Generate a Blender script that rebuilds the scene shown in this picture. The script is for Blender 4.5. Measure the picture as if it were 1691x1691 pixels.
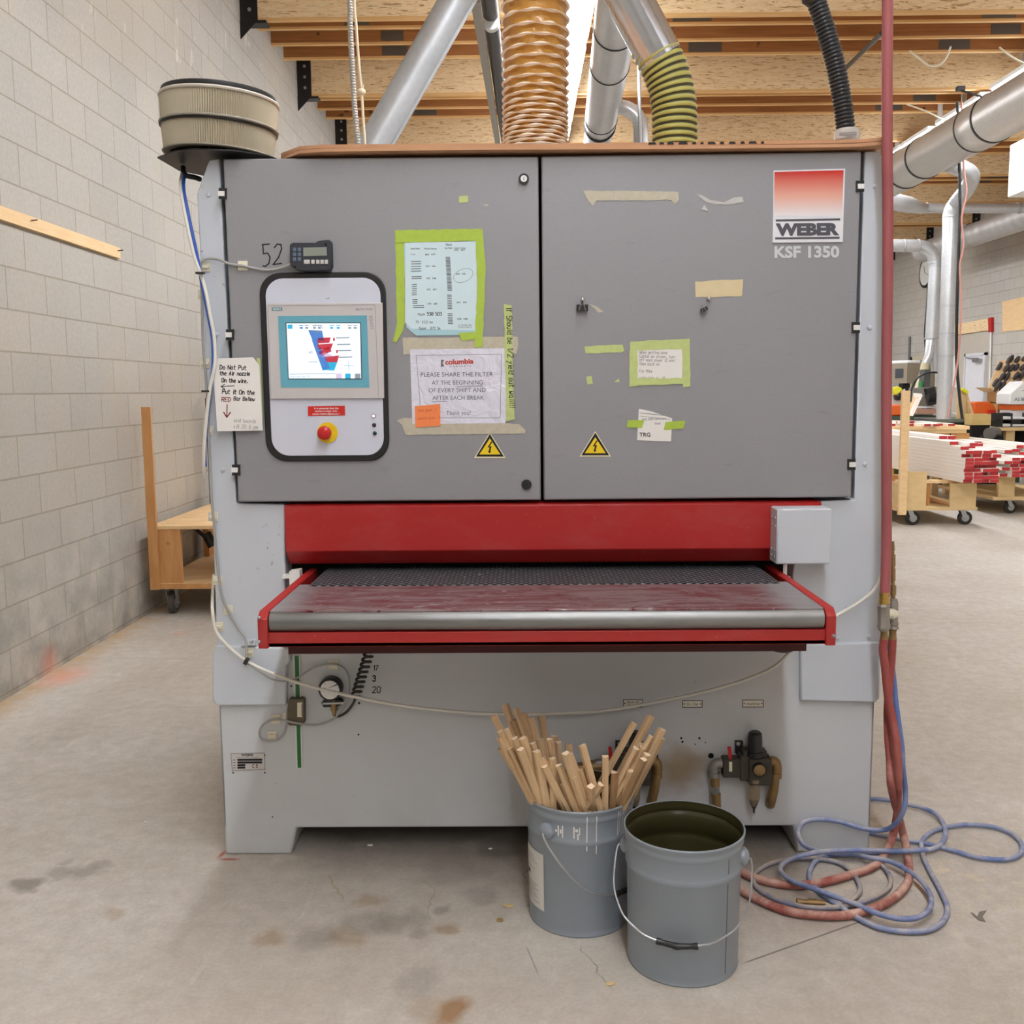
import bpy, bmesh, math, random
from mathutils import Vector, Matrix
from math import radians as R, sin, cos, pi
random.seed(7)
for o in list(bpy.data.objects): bpy.data.objects.remove(o)
SC = bpy.context.scene
COL = SC.collection

# ---------------------------------------------------------------- camera, world, exposure
FPX = 1650.0
CAMZ = 1.5
RC = Matrix.Rotation(math.atan(15/FPX), 3, 'Z') @ Matrix.Rotation(pi/2-math.atan(201/FPX), 3, 'X') @ Matrix.Rotation(-0.008, 3, 'Z')
cd = bpy.data.cameras.new('camera'); cam = bpy.data.objects.new('camera', cd); COL.objects.link(cam)
cd.sensor_width = 36; cd.sensor_fit = 'HORIZONTAL'; cd.lens = FPX*36/1691; cd.clip_start = .05; cd.clip_end = 200
cam.matrix_world = Matrix.Translation((0, 0, CAMZ)) @ RC.to_4x4()
SC.camera = cam
w = bpy.data.worlds.new('world'); SC.world = w; w.use_nodes = True
w.node_tree.nodes['Background'].inputs[0].default_value = (.9, .93, 1, 1)
w.node_tree.nodes['Background'].inputs[1].default_value = .15
SC.view_settings.view_transform = 'Standard'; SC.view_settings.look = 'None'
SC.view_settings.gamma = 1; SC.view_settings.use_curve_mapping = False
SC.view_settings.exposure = 1.0
LAMP_A, LAMP_B = 27.0, 10.5
SC.cycles.use_denoising = True
SC.cycles.max_bounces = 7; SC.cycles.diffuse_bounces = 4; SC.cycles.glossy_bounces = 4
SC.cycles.sample_clamp_indirect = 6

def P(px, py, X=None, Y=None, Z=None):
    """the point of a real plane (X, Y or Z constant) that the photograph shows at px, py"""
    d = RC @ Vector(((px-845.5)/FPX, -(py-845.5)/FPX, -1))
    t = Y/d.y if Y is not None else X/d.x if X is not None else (Z-CAMZ)/d.z
    return Vector((0, 0, CAMZ)) + d*t

# ---------------------------------------------------------------- materials
def lin(c):
    return tuple(((v/255)/12.92 if v/255 < .04045 else ((v/255+.055)/1.055)**2.4) for v in c) + (1,)
class NT:
    def __init__(s, name):
        s.m = bpy.data.materials.new(name); s.m.use_nodes = True
        s.t = s.m.node_tree; s.n = s.t.nodes; s.b = s.n['Principled BSDF']
        s.pos = None
    def L(s, a, b): s.t.links.new(a, b)
    def new(s, t, **k):
        n = s.n.new(t)
        for q, v in k.items(): setattr(n, q, v)
        return n
    def P(s):
        if s.pos is None: s.pos = s.new('ShaderNodeNewGeometry').outputs['Position']
        return s.pos
    def put(s, v, sock):
        if isinstance(v, bpy.types.NodeSocket): s.L(v, sock)
        else: sock.default_value = v
    def math(s, op, a, b=0.0, c=None, clamp=False):
        n = s.new('ShaderNodeMath', operation=op); n.use_clamp = clamp
        s.put(a, n.inputs[0]); s.put(b, n.inputs[1])
        if c is not None: s.put(c, n.inputs[2])
        return n.outputs[0]
    def mapping(s, scale=(1, 1, 1), vec=None):
        n = s.new('ShaderNodeMapping'); s.L(vec or s.P(), n.inputs[0]); n.inputs['Scale'].default_value = scale
        return n.outputs[0]
    def noise(s, scale, detail=4, vec=None, rough=.55, dist=0):
        n = s.new('ShaderNodeTexNoise'); s.L(vec or s.P(), n.inputs['Vector'])
        n.inputs['Scale'].default_value = scale; n.inputs['Detail'].default_value = detail
        n.inputs['Roughness'].default_value = rough; n.inputs['Distortion'].default_value = dist
        return n.outputs[0]
    def ramp(s, f, a, b):
        n = s.new('ShaderNodeMapRange'); n.clamp = True; s.put(f, n.inputs[0])
        n.inputs[1].default_value = a; n.inputs[2].default_value = b
        return n.outputs[0]
    def mix(s, f, a, b, mode='MIX'):
        n = s.new('ShaderNodeMix', data_type='RGBA', blend_type=mode)
        s.put(f, n.inputs[0]); s.put(a, n.inputs[6]); s.put(b, n.inputs[7])
        return n.outputs[2]
    def sep(s, vec=None):
        n = s.new('ShaderNodeSeparateXYZ'); s.L(vec or s.P(), n.inputs[0]); return n.outputs
    def bump(s, h, strength=.3, dist=.01):
        n = s.new('ShaderNodeBump'); s.L(h, n.inputs['Height']); n.inputs['Strength'].default_value = strength
        n.inputs['Distance'].default_value = dist; s.L(n.outputs[0], s.b.inputs['Normal'])
    def spot(s, c, r, soft=.35, warp=None, sq=(1, 1, 1)):
        """a stain mask: 1 inside a warped blob of radius r about c"""
        n = s.new('ShaderNodeVectorMath', operation='SUBTRACT'); s.L(warp or s.P(), n.inputs[0]); n.inputs[1].default_value = c
        k = s.new('ShaderNodeVectorMath', operation='MULTIPLY'); s.L(n.outputs[0], k.inputs[0]); k.inputs[1].default_value = sq
        l = s.new('ShaderNodeVectorMath', operation='LENGTH'); s.L(k.outputs[0], l.inputs[0])
        return s.ramp(l.outputs['Value'], r*(1+soft), r*(1-soft))
    def line(s, p, q, wd, warp=None):
        """a crack mask along the floor segment p q"""
        p, q = Vector(p), Vector(q); d = (q-p); L = d.length; d /= L
        n = s.new('ShaderNodeVectorMath', operation='SUBTRACT'); s.L(warp or s.P(), n.inputs[0]); n.inputs[1].default_value = p
        a = s.new('ShaderNodeVectorMath', operation='DOT_PRODUCT'); s.L(n.outputs[0], a.inputs[0]); a.inputs[1].default_value = (-d.y, d.x, 0)
        b = s.new('ShaderNodeVectorMath', operation='DOT_PRODUCT'); s.L(n.outputs[0], b.inputs[0]); b.inputs[1].default_value = (d.x, d.y, 0)
        m = s.ramp(s.math('ABSOLUTE', a.outputs['Value']), wd, wd*.4)
        e = s.ramp(s.math('ABSOLUTE', s.math('SUBTRACT', b.outputs['Value'], L/2)), L/2, L/2-.03)
        return s.math('MULTIPLY', m, e)
    def done(s, col=None, rough=.5, metal=0, spec=.5):
        if col is not None: s.put(col, s.b.inputs['Base Color'])
        s.put(rough, s.b.inputs['Roughness']); s.put(metal, s.b.inputs['Metallic'])
        s.b.inputs['Specular IOR Level'].default_value = spec
        return s.m
CACHE = {}
def M(name, c, rough=.5, metal=0, var=.06, scale=9, bump=0, spec=.5, speck=None):
    """plain painted / plastic / paper surface with slight unevenness"""
    if name in CACHE: return CACHE[name]
    s = NT(name); a = lin(c)
    n = s.noise(scale, 4)
    col = s.mix(n, tuple(v*(1-var) for v in a[:3])+(1,), tuple(min(1, v*(1+var)) for v in a[:3])+(1,))
    if speck:
        k = s.ramp(s.noise(55, 2), .70, .74); col = s.mix(k, col, lin(speck))
    if bump: s.bump(s.noise(bump, 3), .25, .002)
    CACHE[name] = s.done(col, rough, metal, spec)
    return CACHE[name]
def emit(name, c, st):
    s = NT(name); s.b.inputs['Emission Color'].default_value = lin(c); s.b.inputs['Emission Strength'].default_value = st
    return s.done(lin(c), .4)
def wood(name, c1, c2, scale=(2, 30, 30), rough=.65, knots=None):
    s = NT(name)
    n = s.noise(1.6, 5, s.mapping(scale), .6, .4)
    col = s.mix(s.ramp(n, .3, .7), lin(c1), lin(c2))
    if knots: col = s.mix(s.ramp(s.noise(7, 1), .71, .76), col, lin(knots))
    s.bump(n, .15, .002)
    return s.done(col, rough)
def galv(name, c1=(150, 154, 158), c2=(200, 203, 206), rough=.32, metal=.85, sc=3, st=(1, 1, 1)):
    s = NT(name)
    n = s.noise(sc, 5, s.mapping(st)); v = s.new('ShaderNodeTexVoronoi'); s.L(s.P(), v.inputs['Vector']); v.inputs['Scale'].default_value = 30
    col = s.mix(s.math('ADD', s.math('MULTIPLY', n, .8), s.math('MULTIPLY', v.outputs['Distance'], .25)), lin(c1), lin(c2))
    return s.done(col, rough, metal)

# ---------------------------------------------------------------- mesh building
ORG = {}
class MB:
    def __init__(s): s.v = []; s.f = []; s.m = []
    def add(s, vs, fs, m=0):
        k = len(s.v); s.v += [Vector(v) for v in vs]
        for f in fs: s.f.append([k+i for i in f]); s.m.append(m)
        return s
    def box(s, x0, x1, y0, y1, z0, z1, m=0):
        return s.add([(x0, y0, z0), (x1, y0, z0), (x1, y1, z0), (x0, y1, z0), (x0, y0, z1), (x1, y0, z1), (x1, y1, z1), (x0, y1, z1)],
                     [(3, 2, 1, 0), (4, 5, 6, 7), (0, 1, 5, 4), (1, 2, 6, 5), (2, 3, 7, 6), (3, 0, 4, 7)], m)
    def bar(s, a, b, w, h, m=0, up=(0, 0, 1), mend=None):
        a, b = Vector(a), Vector(b); d = (b-a).normalized(); u = Vector(up)
        if abs(d.dot(u)) > .95: u = Vector((0, 1, 0))
        x = d.cross(u).normalized()*w/2; z = x.cross(d).normalized()*h/2
        vs = [a-x-z, a+x-z, a+x+z, a-x+z, b-x-z, b+x-z, b+x+z, b-x+z]
        s.add(vs, [(0, 1, 5, 4), (1, 2, 6, 5), (2, 3, 7, 6), (3, 0, 4, 7)], m)
        return s.add(vs, [(3, 2, 1, 0), (4, 5, 6, 7)], m if mend is None else mend)
    def prism(s, pts, off, m=0):
        """closed polygon swept along off"""
        n = len(pts); off = Vector(off); a = [Vector(p) for p in pts]
        return s.add(a+[p+off for p in a], [list(range(n))[::-1], [n+i for i in range(n)]] + [(i, (i+1) % n, n+(i+1) % n, n+i) for i in range(n)], m)
    def tube(s, pts, r, seg=10, m=0, caps=True, mats=None):
        pts = [Vector(p) for p in pts]; n = len(pts)
        rs = r if isinstance(r, (list, tuple)) else [r]*n
        d = []
        for i in range(n):
            a, b = max(i-1, 0), min(i+1, n-1)
            while (pts[b]-pts[a]).length < 1e-7 and (a > 0 or b < n-1): a, b = max(a-1, 0), min(b+1, n-1)
            d.append((pts[b]-pts[a]).normalized())
        u = d[0].orthogonal().normalized(); vs = []
        for i in range(n):
            u = (u-d[i]*u.dot(d[i])).normalized(); w_ = d[i].cross(u)
            vs += [pts[i]+(u*cos(2*pi*k/seg)+w_*sin(2*pi*k/seg))*rs[i] for k in range(seg)]
        k0 = len(s.v); s.v += vs
        for i in range(n-1):
            for k in range(seg):
                s.f.append([k0+i*seg+k, k0+i*seg+(k+1) % seg, k0+(i+1)*seg+(k+1) % seg, k0+(i+1)*seg+k]); s.m.append(mats[i] if mats else m)
        if caps:
            s.f.append([k0+k for k in range(seg)][::-1]); s.m.append(m)
            s.f.append([k0+(n-1)*seg+k for k in range(seg)]); s.m.append(m)
        return s
    def cyl(s, a, b, r, r2=None, seg=24, m=0):
        return s.tube([a, b], [r, r if r2 is None else r2], seg, m)
    def lathe(s, prof, o=(0, 0, 0), seg=48, m=0, mats=None, a0=0, a1=2*pi):
        o = Vector(o); full = abs(a1-a0-2*pi) < 1e-6; n = seg if full else seg+1; k0 = len(s.v)
        for r, z in prof:
            s.v += [o+Vector((r*cos(a0+(a1-a0)*k/seg), r*sin(a0+(a1-a0)*k/seg), z)) for k in range(n)]
        for i in range(len(prof)-1):
            for k in range(seg):
                q = (k+1) % n
                s.f.append([k0+i*n+k, k0+i*n+q, k0+(i+1)*n+q, k0+(i+1)*n+k]); s.m.append(mats[i] if mats else m)
        return s
    def disc(s, c, r, nrm=(0, -1, 0), seg=24, m=0, t=.002):
        c = Vector(c); nrm = Vector(nrm).normalized(); return s.tube([c, c+nrm*t], r, seg, m)
    def ball(s, c, r, m=0, seg=12, sq=(1, 1, 1)):
        vs = []; fs = []; h = seg//2
        for i in range(h+1):
            for k in range(seg):
                t = pi*i/h; vs.append(Vector(c)+Vector((r*sq[0]*sin(t)*cos(2*pi*k/seg), r*sq[1]*sin(t)*sin(2*pi*k/seg), r*sq[2]*cos(t))))
        for i in range(h):
            for k in range(seg): fs.append((i*seg+k, (i+1)*seg+k, (i+1)*seg+(k+1) % seg, i*seg+(k+1) % seg))
        return s.add(vs, fs, m)
    # --- outlines taken on a real vertical plane Y = const, given thickness towards the viewer
    def pp(s, pts, Y, t=.001, m=0):
        return s.prism([P(x, y, Y=Y) for x, y in pts], (0, -t, 0), m)
    def rbox(s, x0, y0, x1, y1, Y, t, r=6, m=0, n=5):
        pts = []
        for cx, cy, a in ((x1-r, y0+r, -90), (x1-r, y1-r, 0), (x0+r, y1-r, 90), (x0+r, y0+r, 180)):
            pts += [(cx+r*cos(R(a+90*k/n)), cy+r*sin(R(a+90*k/n))) for k in range(n+1)]
        return s.pp(pts, Y, t, m)
    def ribbon(s, pts, wd, Y, m=0):
        """a pen stroke on the plane Y"""
        for (x0, y0), (x1, y1) in zip(pts, pts[1:]):
            dx, dy = x1-x0, y1-y0; L = math.hypot(dx, dy) or 1; nx, ny = -dy/L*wd/2, dx/L*wd/2; ex, ey = dx/L*wd*.3, dy/L*wd*.3
            s.add([P(x, y, Y=Y) for x, y in ((x0-ex+nx, y0-ey+ny), (x1+ex+nx, y1+ey+ny), (x1+ex-nx, y1+ey-ny), (x0-ex-nx, y0-ey-ny))], [(0, 1, 2, 3)], m)
        return s
    def build(s, name, mats, parent=None, origin=None, bevel=0, seg=2, ang=38):
        if origin is None:
            if parent is not None: origin = ORG[parent.name]
            else:
                xs = [v.x for v in s.v]; ys = [v.y for v in s.v]; zs = [v.z for v in s.v]
                origin = Vector(((min(xs)+max(xs))/2, (min(ys)+max(ys))/2, min(zs)))
        me = bpy.data.meshes.new(name); me.from_pydata([v-Vector(origin) for v in s.v], [], s.f)
        for mt in (mats if isinstance(mats, (list, tuple)) else [mats]): me.materials.append(mt)
        me.polygons.foreach_set('material_index', s.m)
        bm = bmesh.new(); bm.from_mesh(me); bmesh.ops.recalc_face_normals(bm, faces=bm.faces[:]); bm.to_mesh(me); bm.free()
        me.polygons.foreach_set('use_smooth', [True]*len(me.polygons)); me.set_sharp_from_angle(angle=R(ang)); me.update()
        o = bpy.data.objects.new(name, me); COL.objects.link(o)
        if parent is not None: o.parent = parent; o.location = Vector(origin)-ORG[parent.name]
        else: o.location = origin
        ORG[o.name] = Vector(origin)
        if bevel:
            b = o.modifiers.new('bevel', 'BEVEL'); b.width = bevel; b.segments = seg; b.limit_method = 'ANGLE'; b.angle_limit = R(40)
        return o
def tag(o, label, cat, group=None, kind=None):
    o['label'] = label; o['category'] = cat
    if group: o['group'] = group
    if kind: o['kind'] = kind
    return o
def thing(name, label, cat, loc, group=None):
    o = bpy.data.objects.new(name, None); COL.objects.link(o); o.location = loc; o.empty_display_size = .1
    ORG[o.name] = Vector(loc); return tag(o, label, cat, group)
def struct(o): o['kind'] = 'structure'; return o
def copy_tree(o, parent=None):
    c = o.copy(); COL.objects.link(c); c.parent = parent; ORG[c.name] = ORG[o.name]
    for ch in list(o.children): copy_tree(ch, c)
    return c
def cr(pts, n=8):
    """smooth path through points"""
    p = [Vector(q) for q in pts]; p = [p[0]*2-p[1]]+p+[p[-1]*2-p[-2]]; out = []
    for i in range(1, len(p)-2):
        for k in range(n):
            t = k/n; a, b, c, d = p[i-1:i+3]
            out.append(.5*((2*b)+(c-a)*t+(2*a-5*b+4*c-d)*t*t+(3*b-a-3*c+d)*t**3))
    return out+[p[-2]]
def resample(pts, step):
    out = [pts[0]]; acc = 0
    for a, b in zip(pts, pts[1:]):
        L = (b-a).length; d = step-acc
        while d <= L: out.append(a.lerp(b, d/L)); d += step
        acc = L-(d-step)
    return out
ST = dict(A='00 26 40|12 32', B='00 06 36 45 33 03|33 41 30 00', C='45 36 16 05 01 10 30 41', D='00 06 26 44 42 20 00', E='46 06 00 40|03 33', F='46 06 00|03 33',
 G='45 36 16 05 01 10 30 41 43 23', H='00 06|40 46|03 43', I='20 26', K='06 00|46 03 40', L='06 00 40', M='00 06 23 46 40', N='00 06 40 46', O='10 01 05 16 36 45 41 30 10',
 P='00 06 36 45 44 33 03', R='00 06 36 45 44 33 03|23 40', S='45 36 16 05 04 13 33 42 41 30 10 01', T='06 46|26 20', U='06 01 10 30 41 46', W='06 10 23 30 46',
 a='34 14 03 01 10 30 34 30 40', b='06 00 20 31 33 24 04', c='34 14 03 01 10 30', d='36 30 10 01 03 14 34', e='02 32 33 24 14 03 01 10 30', f='36 26 15 10|04 24',
 g='34 14 03 02 11 31 34 3y 2z 0z', h='06 00|03 14 24 33 30', i='14 10|15 16', k='06 00|34 02 30', l='16 10', m='00 04|03 14 23 20|23 34 43 40', n='00 04|03 14 24 33 30',
 o='10 01 03 14 24 33 31 20 10', p='0z 04 24 33 31 20 00', r='00 04|02 14 24', s='34 14 03 12 22 31 20 00', t='16 11 20 30|04 34', u='04 01 10 20 31 34 30', v='04 10 24',
 w='04 10 22 30 44', x='00 34|04 30', y='04 12|34 0z', z='04 34 00 30')
ST.update({'0': '10 01 05 16 36 45 41 30 10', '1': '15 26 20', '2': '05 16 36 45 44 00 40', '3': '05 16 36 45 34 23 34 42 41 30 10 01', '5': '46 06 04 34 43 41 30 00', '6': '46 16 03 01 10 30 41 42 33 03',
 '7': '06 46 10', '8': '13 04 05 16 36 45 44 33 13 02 01 10 30 41 42 33', '.': '10 11', '!': '16 12|10 11', ',': '1y 21', '(': '26 14 12 20', ')': '16 24 22 10', '/': '00 46', '-': '13 33'})
def pen(mb, s, x, y, h, Y, wd, m=0, ang=0, slant=.08, jit=.12):
    """hand lettering: baseline start x, y in the photograph, cap height h, on the plane Y"""
    ca, sa = cos(R(ang)), sin(R(ang)); cx = 0; u = h/6
    for ch in s:
        g = ST.get(ch)
        if g is None: cx += 3.2*u; continue
        mx = 0
        for pl in g.split('|'):
            q = []
            for a in pl.split():
                gx = int(a[0]); gy = {'y': -1, 'z': -2}.get(a[1]) if a[1] in 'yz' else int(a[1]); mx = max(mx, gx)
                fx = cx+(gx+random.uniform(-jit, jit)+slant*gy)*u*.8; fy = (gy+random.uniform(-jit, jit))*u
                q.append((x+fx*ca+fy*sa, y+fx*sa-fy*ca))
            mb.ribbon(q, wd, Y, m)
        cx += (mx+1.6)*u*.8
TXT = {}
def fmesh(s, bold):
    if (s, bold) not in TXT:
        c = bpy.data.curves.new('lettering', 'FONT'); c.body = s; c.offset = bold; c.resolution_u = 3
        o = bpy.data.objects.new('lettering', c); COL.objects.link(o)
        me = bpy.data.meshes.new_from_object(o.evaluated_get(bpy.context.evaluated_depsgraph_get()))
        TXT[(s, bold)] = ([v.co.copy() for v in me.vertices], [list(p.vertices) for p in me.polygons])
        bpy.data.objects.remove(o); bpy.data.curves.remove(c); bpy.data.meshes.remove(me)
    return TXT[(s, bold)]
def prt(mb, s, p0, p1, h, Y, m=0, bold=0):
    """printed lettering from baseline start p0 to baseline end p1, cap height h (photo pixels), on the plane Y"""
    vs, fs = fmesh(s, bold); x0 = min(v.x for v in vs); x1 = max(v.x for v in vs)
    dx, dy = p1[0]-p0[0], p1[1]-p0[1]; L = math.hypot(dx, dy); ux, uy = dx/L, dy/L
    out = []
    for v in vs:
        a = (v.x-x0)/(x1-x0)*L; b = v.y/.7*h
        out.append(P(p0[0]+ux*a+uy*b, p0[1]+uy*a-ux*b, Y=Y))
    mb.add(out, fs, m)
# ---------------------------------------------------------------- room
XL, XR, YF, YB, ZC = -2.56, 9.7, -7.0, 30.0, 5.62
def floor_mat():
    s = NT('concrete_floor'); p = s.P()
    wn = s.new('ShaderNodeTexNoise'); s.L(p, wn.inputs['Vector']); wn.inputs['Scale'].default_value = 9; wn.inputs['Detail'].default_value = 5
    wv = s.new('ShaderNodeVectorMath', operation='MULTIPLY_ADD'); s.L(wn.outputs['Color'], wv.inputs[0]); wv.inputs[1].default_value = (.12, .12, 0)
    s.L(p, wv.inputs[2]); off = s.new('ShaderNodeVectorMath', operation='SUBTRACT'); s.L(wv.outputs[0], off.inputs[0]); off.inputs[1].default_value = (.06, .06, 0); wp = off.outputs[0]
    big = s.ramp(s.noise(.9, 5, rough=.6), .3, .7); fine = s.ramp(s.noise(16, 6, rough=.7), .3, .75); grit = s.ramp(s.noise(90, 2), .35, .7)
    col = s.mix(big, lin((190, 181, 168)), lin((216, 211, 204)))
    col = s.mix(s.math('MULTIPLY', fine, .5), col, lin((160, 152, 138)))
    col = s.mix(s.math('MULTIPLY', grit, .2), col, lin((140, 134, 126)))
    # scuffed streaks running across
    st = s.ramp(s.noise(2, 6, s.mapping((5, 1.2, 1)), .7, .8), .58, .75); col = s.mix(s.math('MULTIPLY', st, .34), col, lin((226, 220, 210)))
    def spot(px, py, r, c, k=.6, sq=(1, 1, 1), soft=.35):
        nonlocal col
        col = s.mix(s.math('MULTIPLY', s.spot(P(px, py, Z=0), r, soft, wp, sq), k), col, lin(c))
    brown = (150, 122, 84); dark = (112, 104, 96)
    for a in ((745, 1672, .05, (150, 108, 62), .8), (608, 1487, .042, brown, .5), (733, 1535, .03, brown, .6), (570, 1550, .05, brown, .45), (443, 1553, .045, brown, .5),
              (520, 1547, .06, dark, .35), (605, 1525, .06, dark, .35), (645, 1528, .05, dark, .35), (690, 1620, .06, dark, .3), (693, 1540, .03, (120, 112, 104), .4), (708, 1662, .05, brown, .35),
              (140, 1438, .05, dark, .45), (95, 1440, .04, dark, .4), (42, 1460, .04, dark, .6), (175, 1425, .03, dark, .35), (110, 1424, .02, dark, .3), (60, 1467, .02, dark, .4), (185, 1508, .03, brown, .3),
              (690, 1516, .05, (120, 112, 104), .4), (740, 1500, .02, dark, .4), (790, 1480, .05, (130, 124, 116), .4), (830, 1400, .07, (116, 110, 104), .4), (750, 1440, .1, (150, 144, 136), .4)):
        spot(*a)
    # sawdust by the hoses and along the block wall
    dust = s.math('MULTIPLY', s.spot(P(1500, 1420, Z=0), .36, .6, wp), s.ramp(s.noise(14, 5, rough=.75), .54, .62)); col = s.mix(s.math('MULTIPLY', dust, .5), col, lin((226, 212, 180)))
    x, y, z = s.sep(wp)
    edge = s.math('MULTIPLY', s.ramp(x, XL+.2, XL+.0), s.ramp(s.noise(7, 5), .3, .6)); col = s.mix(s.math('MULTIPLY', edge, .8), col, lin((190, 158, 112)))
    spot(108, 1117, .09, (226, 150, 124), .55, (1, .6, 1), .8); spot(300, 1045, .05, (214, 150, 120), .3)
    # under the machine: darker floor tone, fading in from the front
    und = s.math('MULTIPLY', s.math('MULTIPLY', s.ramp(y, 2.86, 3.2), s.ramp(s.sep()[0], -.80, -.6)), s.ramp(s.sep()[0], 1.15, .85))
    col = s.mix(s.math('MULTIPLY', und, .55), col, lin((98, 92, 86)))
    # red paint corner and cracks
    for a, b, wd, c, k in (((356, 1419), (400, 1419), .010, (176, 84, 70), .85), ((358, 1419), (376, 1402), .010, (176, 84, 70), .85),
                           ((1224, 1592), (1440, 1515), .004, (96, 92, 86), .8), ((868, 1400), (874, 1500), .003, (120, 114, 106), .6), ((960, 1562), (1010, 1640), .003, (120, 114, 106), .6),
                           ((868, 1560), (890, 1612), .003, (110, 118, 130), .6), ((150, 1087), (346, 1088), .004, (130, 124, 116), .6), ((545, 1440), (565, 1490), .006, (160, 140, 96), .5), ((700, 1450), (722, 1520), .005, (150, 138, 112), .4)):
        col = s.mix(s.math('MULTIPLY', s.line(P(*a, Z=0), P(*b, Z=0), wd, wp if c[0] in (120, 150, 160) else None), k), col, lin(c))
    s.bump(s.noise(60, 4), .12, .003)
    return s.done(col, s.ramp(fine, -1.2, 1.6), 0, .35)
def block_mat(name, axis, c1, c2, stains=False):
    s = NT(name); x, y, z = s.sep()
    cv = s.new('ShaderNodeCombineXYZ'); s.L(y if axis == 'Y' else x, cv.inputs[0]); s.L(s.math('SUBTRACT', z, .023), cv.inputs[1])
    b = s.new('ShaderNodeTexBrick'); s.L(cv.outputs[0], b.inputs['Vector'])
    for k, v in (('Scale', 1), ('Mortar Size', .005), ('Mortar Smooth', .3), ('Bias', 0), ('Brick Width', .422), ('Row Height', .211)): b.inputs[k].default_value = v
    b.inputs['Color1'].default_value = lin(c1); b.inputs['Color2'].default_value = lin(c2); b.inputs['Mortar'].default_value = lin((150, 144, 130))
    n1 = s.ramp(s.noise(1.3, 5, rough=.65), .3, .7); n2 = s.ramp(s.noise(45, 3), .3, .75); n3 = s.noise(5, 4); n4 = s.ramp(s.noise(.5, 3), .35, .65)
    col = s.mix(s.math('MULTIPLY', n1, .3), b.outputs['Color'], lin((190, 176, 148)))
    col = s.mix(s.math('MULTIPLY', n2, .22), col, lin((118, 114, 108)))
    col = s.mix(s.math('MULTIPLY', n4, .25), col, lin((204, 194, 174)))
    if stains:
        up = s.ramp(z, 3.0, 3.9); ef = s.math('MULTIPLY', up, s.ramp(s.noise(2.2, 6, s.mapping((1, 1.6, .8)), .7, 1.2), .60, .68))
        col = s.mix(s.math('MULTIPLY', ef, .65), col, lin((226, 222, 212)))
        lo = s.math('MULTIPLY', s.ramp(z, .9, .0), s.ramp(n3, .35, .65)); col = s.mix(s.math('MULTIPLY', lo, .6), col, lin((108, 104, 98)))
        col = s.mix(s.math('MULTIPLY', s.spot(P(82, 1098, X=XL), .08, .8), .45), col, lin((214, 130, 100)))
    s.bump(s.math('SUBTRACT', s.math('MULTIPLY', s.noise(70, 3), .35), b.outputs['Fac']), .5, .006)
    return s.done(col, .9, 0, .2)
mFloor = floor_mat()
mBlkL = block_mat('grey_block_wall', 'Y', (178, 176, 172), (186, 184, 180), True)
mBlkR = block_mat('grey_block_wall_far', 'Y', (190, 188, 185), (198, 196, 193))
mBlkB = block_mat('grey_block_wall_end', 'X', (170, 167, 163), (182, 180, 176))
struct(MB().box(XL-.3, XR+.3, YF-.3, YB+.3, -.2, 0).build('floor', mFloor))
struct(MB().box(XL-.2, XL, YF-.2, YB+.2, 0, ZC).build('wall_left', mBlkL))
struct(MB().box(XR, XR+.2, YF-.2, YB+.2, 0, ZC).build('wall_right', mBlkR))
struct(MB().box(XL, XR, YB, YB+.2, 0, ZC).build('wall_back', mBlkB))
struct(MB().box(XL, XR, YF-.2, YF, 0, ZC).build('wall_front', mBlkB))
mDeck = wood('roof_deck', (176, 138, 92), (200, 160, 112), (3, 3, 3))
struct(MB().box(XL, XR, YF, YB, ZC, ZC+.15).build('ceiling', mDeck))

def osb():
    s = NT('strand_board_beam'); p = s.P()
    a = s.noise(2.2, 5, s.mapping((4, 4, 26)), .65, .5); f = s.noise(1.7, 3, s.mapping((5, 5, 40)), .6, .9); g = s.noise(60, 2)
    col = s.mix(s.ramp(a, .35, .65), lin((236, 204, 154)), lin((248, 226, 186)))
    col = s.mix(s.math('MULTIPLY', s.ramp(f, .57, .64), .8), col, lin((160, 112, 64)))
    col = s.mix(s.math('MULTIPLY', g, .12), col, lin((190, 146, 94)))
    return s.done(col, .7, 0, .3)
mOSB = osb()
mChord = wood('truss_timber', (150, 94, 48), (176, 118, 66), (1.2, 8, 30), knots=(96, 58, 28))
mChordE = wood('truss_pale_edge', (220, 172, 108), (232, 190, 130), (1.2, 8, 30))
mBlkSteel = M('black_steel', (48, 46, 46), .45, .6)
mSteel = galv('bolt_steel')
mPlate = M('connector_grey', (104, 98, 90), .5, .4)
ORD = ['nearest', 'second', 'third', 'fourth', 'fifth', 'sixth', 'seventh', 'eighth', 'ninth']
BY = [9.7+2.4*i for i in range(8)]
for i, by in enumerate(BY):
    b = thing('roof_beam', f'{ORD[i]} deep strand-board roof beam spanning wall to wall, counted from the sander', 'beam', (XL, by, 4.91), 'strand-board roof beams')
    b['kind'] = 'thing'
    m = MB().box(XL, XR, by, by+.09, 4.935, 5.56); m.build('beam_web', mOSB, b)
    MB().box(XL, XR, by-.002, by+.055, 4.91, 4.936).build('bottom_flange', mChordE, b)
    for x0, sg in ((XL, 1), (XR, -1)):
        h = MB()
        h.box(min(x0, x0+sg*.16), max(x0, x0+sg*.16), by-.022, by-.001, 4.9, 5.36)
        h.box(min(x0, x0+sg*.24), max(x0, x0+sg*.24), by-.03, by+.11, 4.88, 4.906)
        h.prism([(x0, by-.03, 4.88), (x0+sg*.14, by-.03, 4.88), (x0, by-.03, 4.74)], (0, .01, 0))
        hb = h.build('wall_bracket', mBlkSteel, b)
        for zz in (5.0, 5.12, 5.24):
            MB().disc((x0+sg*.09, by-.022, zz), .018, t=.012, seg=6).build('bolt', mSteel, hb)
k = 0
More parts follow.
